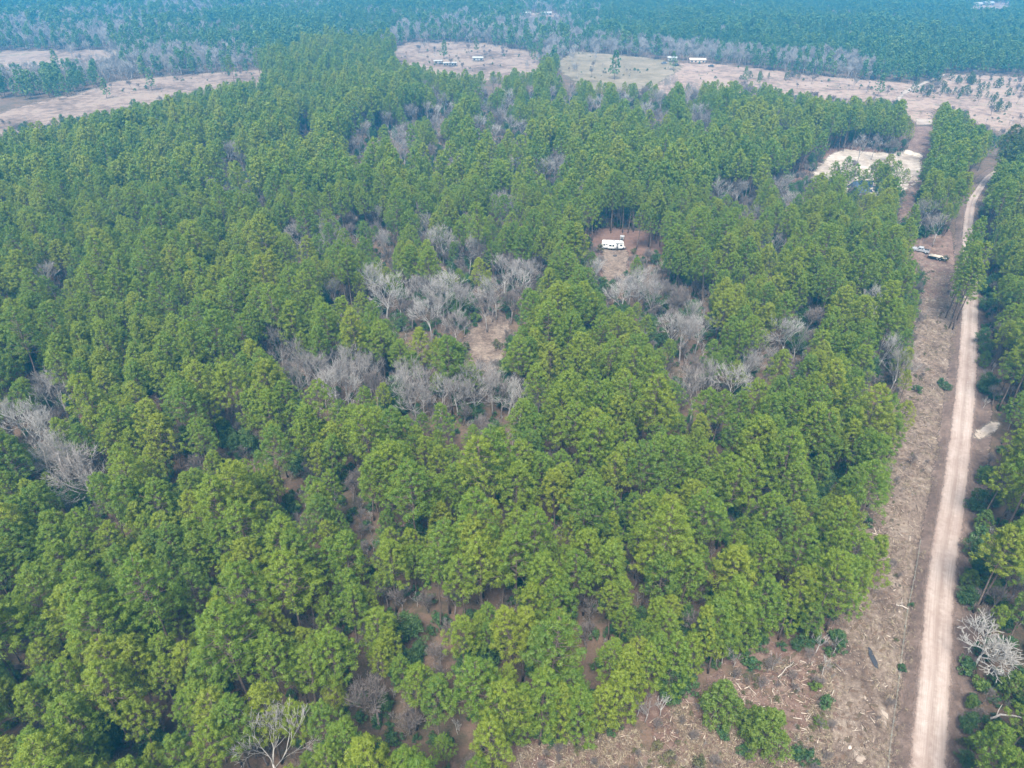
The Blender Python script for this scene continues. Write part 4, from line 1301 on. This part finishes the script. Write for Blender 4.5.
# low faded fence along the ditch
fpx = [(921, 540), (915, 576), (908, 610), (904, 640), (901, 664), (898, 690), (894, 720), (890, 750), (887, 785)]
fl = catmull(np.array([G(*p)[:2] for p in fpx]), 2.6)
fe = empty('ditch_fence', (fl[0][0], fl[0][1], gz(*fl[0])))
tag(fe, 'low faded grey-green fence line along the ditch', 'fence')
for i, p in enumerate(fl[:-1:1]):
    mb = MB()
    mb.box((p[0] - fe.location.x, p[1] - fe.location.y, gz(*p) - fe.location.z + .35), (.06, .06, .85))
    mb.build('post', M['fence'], fe)
mb = MB()
for i in range(len(fl) - 1):
    for hh in (.3, .74):
        A = np.array([fl[i][0], fl[i][1], gz(*fl[i]) + hh]) - np.array(fe.location)
        B = np.array([fl[i + 1][0], fl[i + 1][1], gz(*fl[i + 1]) + hh]) - np.array(fe.location)
        mb.tube([A, (A + B) / 2 - np.array([0, 0, .05]), B], .014, 4, False)
mb.build('wire', M['fence'], fe)

# ------------------------------------------------------------------ vehicles
def wheel(parent, x, y, r, w, rim='steel'):
    a = MB()
    a.cyl((x, y, r), (0, 1, 0), r, w, 18)
    wo = a.build('wheel', M['rubber'], parent, bevel=.03)
    b = MB()
    b.cyl((x, y, r), (0, 1, 0), r * .6, w + .02, 14)
    b.build('rim', M[rim], wo)
    return wo

def travel_trailer():
    x, y, _ = G(612.5, 249)
    e = empty('travel_trailer', (x, y, gz(x, y) + .03), R_(-7), .88)
    tag(e, 'long white travel trailer parked in the pine clearing', 'camper')
    L, Wd, H0, H1 = 8.6, 2.5, .75, 3.15
    bm = bmesh.new()       # rounded body profile along x
    prof = [(-L / 2, H0 + .3), (-L / 2 + .25, H0), (L / 2 - .7, H0), (L / 2, H0 + .75), (L / 2, H0 + 1.5), (L / 2 - .35, H1 - .15), (L / 2 - .8, H1), (-L / 2 + .4, H1), (-L / 2 + .08, H1 - .2), (-L / 2, H1 - .6)]
    va = [bm.verts.new((px, -Wd / 2, pz)) for px, pz in prof]
    vb = [bm.verts.new((px, Wd / 2, pz)) for px, pz in prof]
    n = len(prof)
    bm.faces.new(va)
    bm.faces.new(vb[::-1])
    for i in range(n):
        bm.faces.new((va[i], vb[i], vb[(i + 1) % n], va[(i + 1) % n]))
    bmesh.ops.recalc_face_normals(bm, faces=bm.faces)
    me = bpy.data.meshes.new('body')
    bm.to_mesh(me)
    body = link('body', me, e, M['white_paint'])
    bv = body.modifiers.new('bevel', 'BEVEL'); bv.width = .08; bv.segments = 2; bv.limit_method = 'ANGLE'
    F = -Wd / 2
    b = MB(); b.box((0, F - .008, H0 + .32), (L - 1.0, .02, .16)); b.build('stripe', M['dark_stripe'], e)
    b = MB(); b.box((-.6, F - .3, 1.85), (2.6, .62, 1.9)); so = b.build('slide_out', M['white_paint'], e, bevel=.04)
    b = MB(); b.box((-.95, F - .62, 2.1), (.95, .03, .7)); b.build('window', M['glass'], so)
    b = MB(); b.box((.15, F - .62, 2.1), (.7, .03, .7)); b.build('window', M['glass'], so)
    for wx, wz, ww, wh in ((-3.3, 2.1, .8, .6), (-2.4, 2.25, .45, .5), (3.2, 2.1, .9, .7)):
        b = MB(); b.box((wx, F - .012, wz), (ww, .03, wh)); b.build('window', M['glass'], e)
    b = MB(); b.box((1.75, F - .015, 1.85), (.75, .04, 1.9)); dr = b.build('door', M['grey_paint'], e)
    b = MB(); b.box((1.75, F - .045, 2.35), (.45, .02, .5)); b.build('door_window', M['glass'], dr)
    b = MB(); b.box((1.75, F - .25, .5), (.8, .4, .08)); b.build('step', M['black'], e)
    b = MB(); b.tube([(.9, F - .1, 2.95), (3.9, F - .1, 2.95)], .09, 8); b.build('awning_roll', M['dark_stripe'], e)
    b = MB(); b.box((-.1, 0, .55), (L - .9, Wd - .5, .38)); b.build('chassis', M['black'], e)
    for wx in (-.35 - .45, .55 - .45):
        for s in (-1, 1):
            wheel(e, wx, s * 1.12, .36, .24)
    b = MB(); b.box((.4, 0, H1 + .16), (1.1, .75, .32), taper=.8); b.build('air_conditioner', M['grey_paint'], e, bevel=.05)
    for vx in (-2.6, 2.4):
        b = MB(); b.box((vx, .3, H1 + .07), (.45, .45, .14)); b.build('roof_vent', M['grey_paint'], e)
    b = MB()
    b.tube([(L / 2 - .6, -.75, .6), (L / 2 + 1.15, 0, .55)], .06, 5); b.tube([(L / 2 - .6, .75, .6), (L / 2 + 1.15, 0, .55)], .06, 5); b.tube([(L / 2 + .9, 0, .05), (L / 2 + .9, 0, .8)], .05, 6)
    b.build('hitch', M['black'], e)
    b = MB(); b.cyl((L / 2 + .35, -.18, .9), (0, 0, 1), .16, .5); b.cyl((L / 2 + .35, .22, .9), (0, 0, 1), .16, .5); b.build('gas_bottle', M['white_paint'], e)
travel_trailer()
# small things in the yard of the trailer
x, y, _ = G(622, 240)
e = empty('utility_shed', (x, y, 0), R_(-10)); tag(e, 'small pale shed behind the travel trailer', 'shed')
b = MB(); b.box((0, 0, .7), (1.3, 1.2, 1.4)); b.build('wall', M['wall_pale'], e)
b = MB(); b.box((0, 0, 1.5), (1.6, 1.5, .2), taper=.85); b.build('roof', M['roof_grey'], e)
b = MB(); b.box((0, -.62, .62), (.6, .04, 1.2)); b.build('door', M['dark_stripe'], e)
x, y, _ = G(615, 256)
e = empty('fire_pit', (x, y, 0)); tag(e, 'dark fire ring in the yard before the travel trailer', 'fire pit')
b = MB()
k = np.arange(13) * 2 * math.pi / 12
b.tube(np.column_stack([np.cos(k) * .55, np.sin(k) * .55, np.full(13, .15)]), .13, 6, False)
b.build('ring', M['rubber'], e)
b = MB()
for q in range(4):
    b.tube([(math.cos(q) * .4, math.sin(q) * .4, .1), (-math.cos(q) * .35, -math.sin(q) * .35, .2)], .06, 5)
b.build('firewood', M['bark'], e)

TR = R_(-36)
def pickup():
    x, y, _ = G(920.0, 252)
    e = empty('pickup_truck', (x, y, gz(x, y) + .05), TR, .95)
    tag(e, 'silver pickup truck with dark windows parked on the cleared strip', 'pickup truck')
    # front towards -x
    bm = bmesh.new()
    Wd = 1.95
    prof = [(-2.85, .45), (-2.85, 1.02), (-2.65, 1.16), (-1.35, 1.22), (-.75, 1.86), (.75, 1.88), (1.02, 1.25), (2.8, 1.25), (2.8, .5)]
    def ring(yy, tuck):
        return [bm.verts.new((px, yy * (tuck if pz > 1.4 else 1), pz)) for px, pz in prof]
    va, vb = ring(-Wd / 2, .84), ring(Wd / 2, .84)
    n = len(prof)
    bm.faces.new(va); bm.faces.new(vb[::-1])
    for i in range(n):
        bm.faces.new((va[i], vb[i], vb[(i + 1) % n], va[(i + 1) % n]))
    bmesh.ops.recalc_face_normals(bm, faces=bm.faces)
    me = bpy.data.meshes.new('body'); bm.to_mesh(me)
    o = link('body', me, e, M['grey_paint'])
    bv = o.modifiers.new('bevel', 'BEVEL'); bv.width = .06; bv.segments = 2; bv.limit_method = 'ANGLE'
    b = MB(); b.box((1.92, 0, 1.262), (1.55, 1.6, .03)); b.build('cargo_bed', M['black'], e)
    for s in (-1, 1):
        for wx, ww in ((-.32, .78), (.5, .62)):
            b = MB(); b.box((wx, s * (Wd / 2 * .93 - .005), 1.53), (ww, .03, .42), M=[[1, 0, .0], [0, 1, -.22 * s], [0, 0, 1]]); b.build('side_window', M['glass'], e)
        b = MB(); b.box((-2.86, s * .72, .92), (.04, .36, .2)); b.build('headlight', M['white_paint'], e)
        b = MB(); b.box((2.81, s * .82, 1.0), (.04, .2, .36)); b.build('tail_light', M['red_dark'], e)
        b = MB(); b.box((-.72, s * 1.1, 1.36), (.14, .24, .18)); b.build('mirror', M['black'], e)
        for wx in (-1.85, 1.75):
            wheel(e, wx, s * .84, .4, .28)
    b = MB(); b.box((-1.06, 0, 1.55), (.86, 1.5, .03), M=[[.68, 0, .73], [0, 1, 0], [.73, 0, -.68]] ); b.build('windscreen', M['glass'], e)
    b = MB(); b.box((.90, 0, 1.56), (.02, 1.4, .40), M=[[1, 0, -.38], [0, 1, 0], [0, 0, 1]]); b.build('rear_window', M['glass'], e)
    b = MB(); b.box((-2.9, 0, .58), (.14, 1.9, .24)); b.build('bumper', M['steel'], e)
    b = MB(); b.box((2.86, 0, .58), (.14, 1.8, .2)); b.build('bumper', M['steel'], e)
    b = MB(); b.box((-2.865, 0, .9), (.03, 1.0, .24)); b.build('grille', M['black'], e)
pickup()

def flatbed():
    x, y, _ = G(937.0, 259.5)
    e = empty('flatbed_trailer', (x, y, gz(x, y) + .05), TR)
    tag(e, 'low flatbed trailer with pale deck hitched behind the pickup truck', 'trailer')
    b = MB(); b.box((0, 0, .72), (5.4, 2.1, .12)); b.build('deck', M['tan_wood'], e)
    b = MB()
    for s in (-1, 1):
        b.box((0, s * 1.08, .72), (5.5, .08, .2))
    b.box((2.75, 0, .72), (.08, 2.2, .2)); b.box((-2.75, 0, .72), (.08, 2.2, .2))
    b.build('frame', M['black'], e)
    b = MB(); b.tube([(-2.7, -.6, .65), (-3.9, 0, .6)], .06, 5); b.tube([(-2.7, .6, .65), (-3.9, 0, .6)], .06, 5); b.tube([(-3.6, 0, .05), (-3.6, 0, .85)], .05, 6); b.build('hitch', M['black'], e)
    for s in (-1, 1):
        for wx in (.1, .95):
            wheel(e, wx, s * 1.24, .33, .2)
        b = MB(); b.box((.52, s * 1.24, .78), (1.75, .26, .06)); b.build('mudguard', M['black'], e)
        b = MB(); b.box((2.8, s * .85, .72), (.03, .2, .1)); b.build('tail_light', M['red_dark'], e)
    b = MB(); b.box((2.35, 0, 1.0), (.9, 1.9, .06), M=[[.9, 0, -.3], [0, 1, 0], [.3, 0, .9]]); b.build('ramp', M['steel'], e)
    # the load lies on the deck: a thing of its own
    o = MB()
    for q in range(7):
        o.box((0, -.8 + q * .27, .88 + (.08 if q % 2 else 0)), (4.3, .24, .18 + (.08 if q % 2 else 0)))
    lo = o.build('lumber_stack', M['tan_wood'])
    lo.location, lo.rotation_euler = e.location, (0, 0, TR)
    tag(lo, 'pale stack of boards on the flatbed trailer deck', 'lumber')
flatbed()

# ------------------------------------------------------------------ far buildings
def house(px, py, L, Wd, Hh, rz, roof, wall, lab, name='house', cat='house', nw=4, pitch=.35):
    x, y, _ = G(px, py)
    e = empty(name, (x, y, .05), rz)
    tag(e, lab, cat)
    b = MB(); b.box((0, 0, Hh / 2), (L, Wd, Hh)); b.build('wall', M[wall], e)
    bm = bmesh.new()
    ov, rh = .5, Wd * pitch * .5
    v = [bm.verts.new(p) for p in ((-L / 2 - ov, -Wd / 2 - ov, Hh + .01), (L / 2 + ov, -Wd / 2 - ov, Hh + .01), (L / 2 + ov, Wd / 2 + ov, Hh + .01), (-L / 2 - ov, Wd / 2 + ov, Hh + .01), (-L / 2 - ov, 0, Hh + rh), (L / 2 + ov, 0, Hh + rh))]
    for f in ((0, 1, 5, 4), (2, 3, 4, 5), (3, 0, 4), (1, 2, 5), (0, 3, 2, 1)):
        bm.faces.new([v[i] for i in f])
    me = bpy.data.meshes.new('roof'); bm.to_mesh(me)
    link('roof', me, e, M[roof])
    for k in range(nw):
        wx = -L / 2 + L * (k + .5) / nw
        b = MB()
        if k == nw // 2:
            b.box((wx, -Wd / 2 - .02, 1.05), (1.0, .06, 2.0)); b.build('door', M['dark_stripe'], e)
        else:
            b.box((wx, -Wd / 2 - .02, 1.5), (1.2, .06, 1.1)); b.build('window', M['glass'], e)
    return e
house(697, 63, 12, 6, 2.6, R_(-6), 'roof_tan', 'roof_tan', 'long tan-roofed house at the plantation edge of the farm field')
house(672, 61, 7, 5, 2.6, R_(-6), 'roof_grey', 'wall_pale', 'small grey-roofed shed left of the tan-roofed house', 'shed', 'shed', 2)
house(450, 66, 10, 4.0, 2.4, R_(5), 'dull_white', 'wall_pale', 'white mobile home behind the forest at the middle field', 'mobile_home', 'mobile home', 5, .2)
house(438, 64, 6, 4, 2.4, R_(8), 'dull_white', 'wall_pale', 'small white shed left of the mobile home', 'shed', 'shed', 2, .25)
house(478, 61, 8, 5, 2.6, R_(0), 'dull_white', 'wall_pale', 'white-roofed cabin right of the mobile home on the middle field', 'cabin', 'cabin', 3, .3)
house(526, 15, 10, 6, 2.6, 0, 'dull_white', 'wall_pale', 'white-roofed barn left in the distant woods opening', 'barn', 'barn', 3)
house(546, 15, 13, 6, 2.6, 0, 'dull_white', 'wall_pale', 'long white-roofed barn right in the distant woods opening', 'barn', 'barn', 4)
house(975, 6, 15, 8, 3, 0, 'dull_white', 'wall_pale', 'long white-roofed barn left in the farthest opening', 'barn', 'barn', 4)
house(988, 5, 11, 7, 3, 0, 'dull_white', 'wall_pale', 'shorter white-roofed barn right in the farthest opening', 'barn', 'barn', 4)
# vehicles by the far house
def far_car(px, py, rz, mat, lab):
    x, y, _ = G(px, py)
    e = empty('parked_car', (x, y, .05), rz)
    tag(e, lab, 'car')
    b = MB(); b.box((0, 0, .75), (4.6, 1.85, .7)); b.build('body', M[mat], e, bevel=.12)
    b = MB(); b.box((.2, 0, 1.38), (2.6, 1.7, .6), taper=.78); b.build('cabin', M['glass'], e, bevel=.08)
    for wx in (-1.4, 1.4):
        for s in (-1, 1):
            wheel(e, wx, s * .85, .34, .22)
far_car(676, 66, .1, 'black', 'dark car parked below the small shed at the farm field')
far_car(664, 64, .2, 'dark_stripe', 'grey car parked left of the dark car at the farm field')
far_car(711, 67, -.1, 'black', 'dark car parked right of the tan-roofed house')

# ------------------------------------------------------------------ haze
hz = MB()
hz.box((0, 800, (CAM_H + 3 - 3) / 2), (12400, 13400, CAM_H + 3 + 3))
t = NT('haze_air')
pv = t.n('VolumePrincipled')
pv.inputs['Color'].default_value = (*HAZE_COLOR, 1)
pv.inputs['Density'].default_value = HAZE_DENSITY
pv.inputs['Anisotropy'].default_value = 0.0
t.l(pv.outputs[0], t.out.inputs['Volume'])
ho = hz.build('haze', t.m)
tag(ho, 'pale blue haze over the distant woods', kind='stuff')
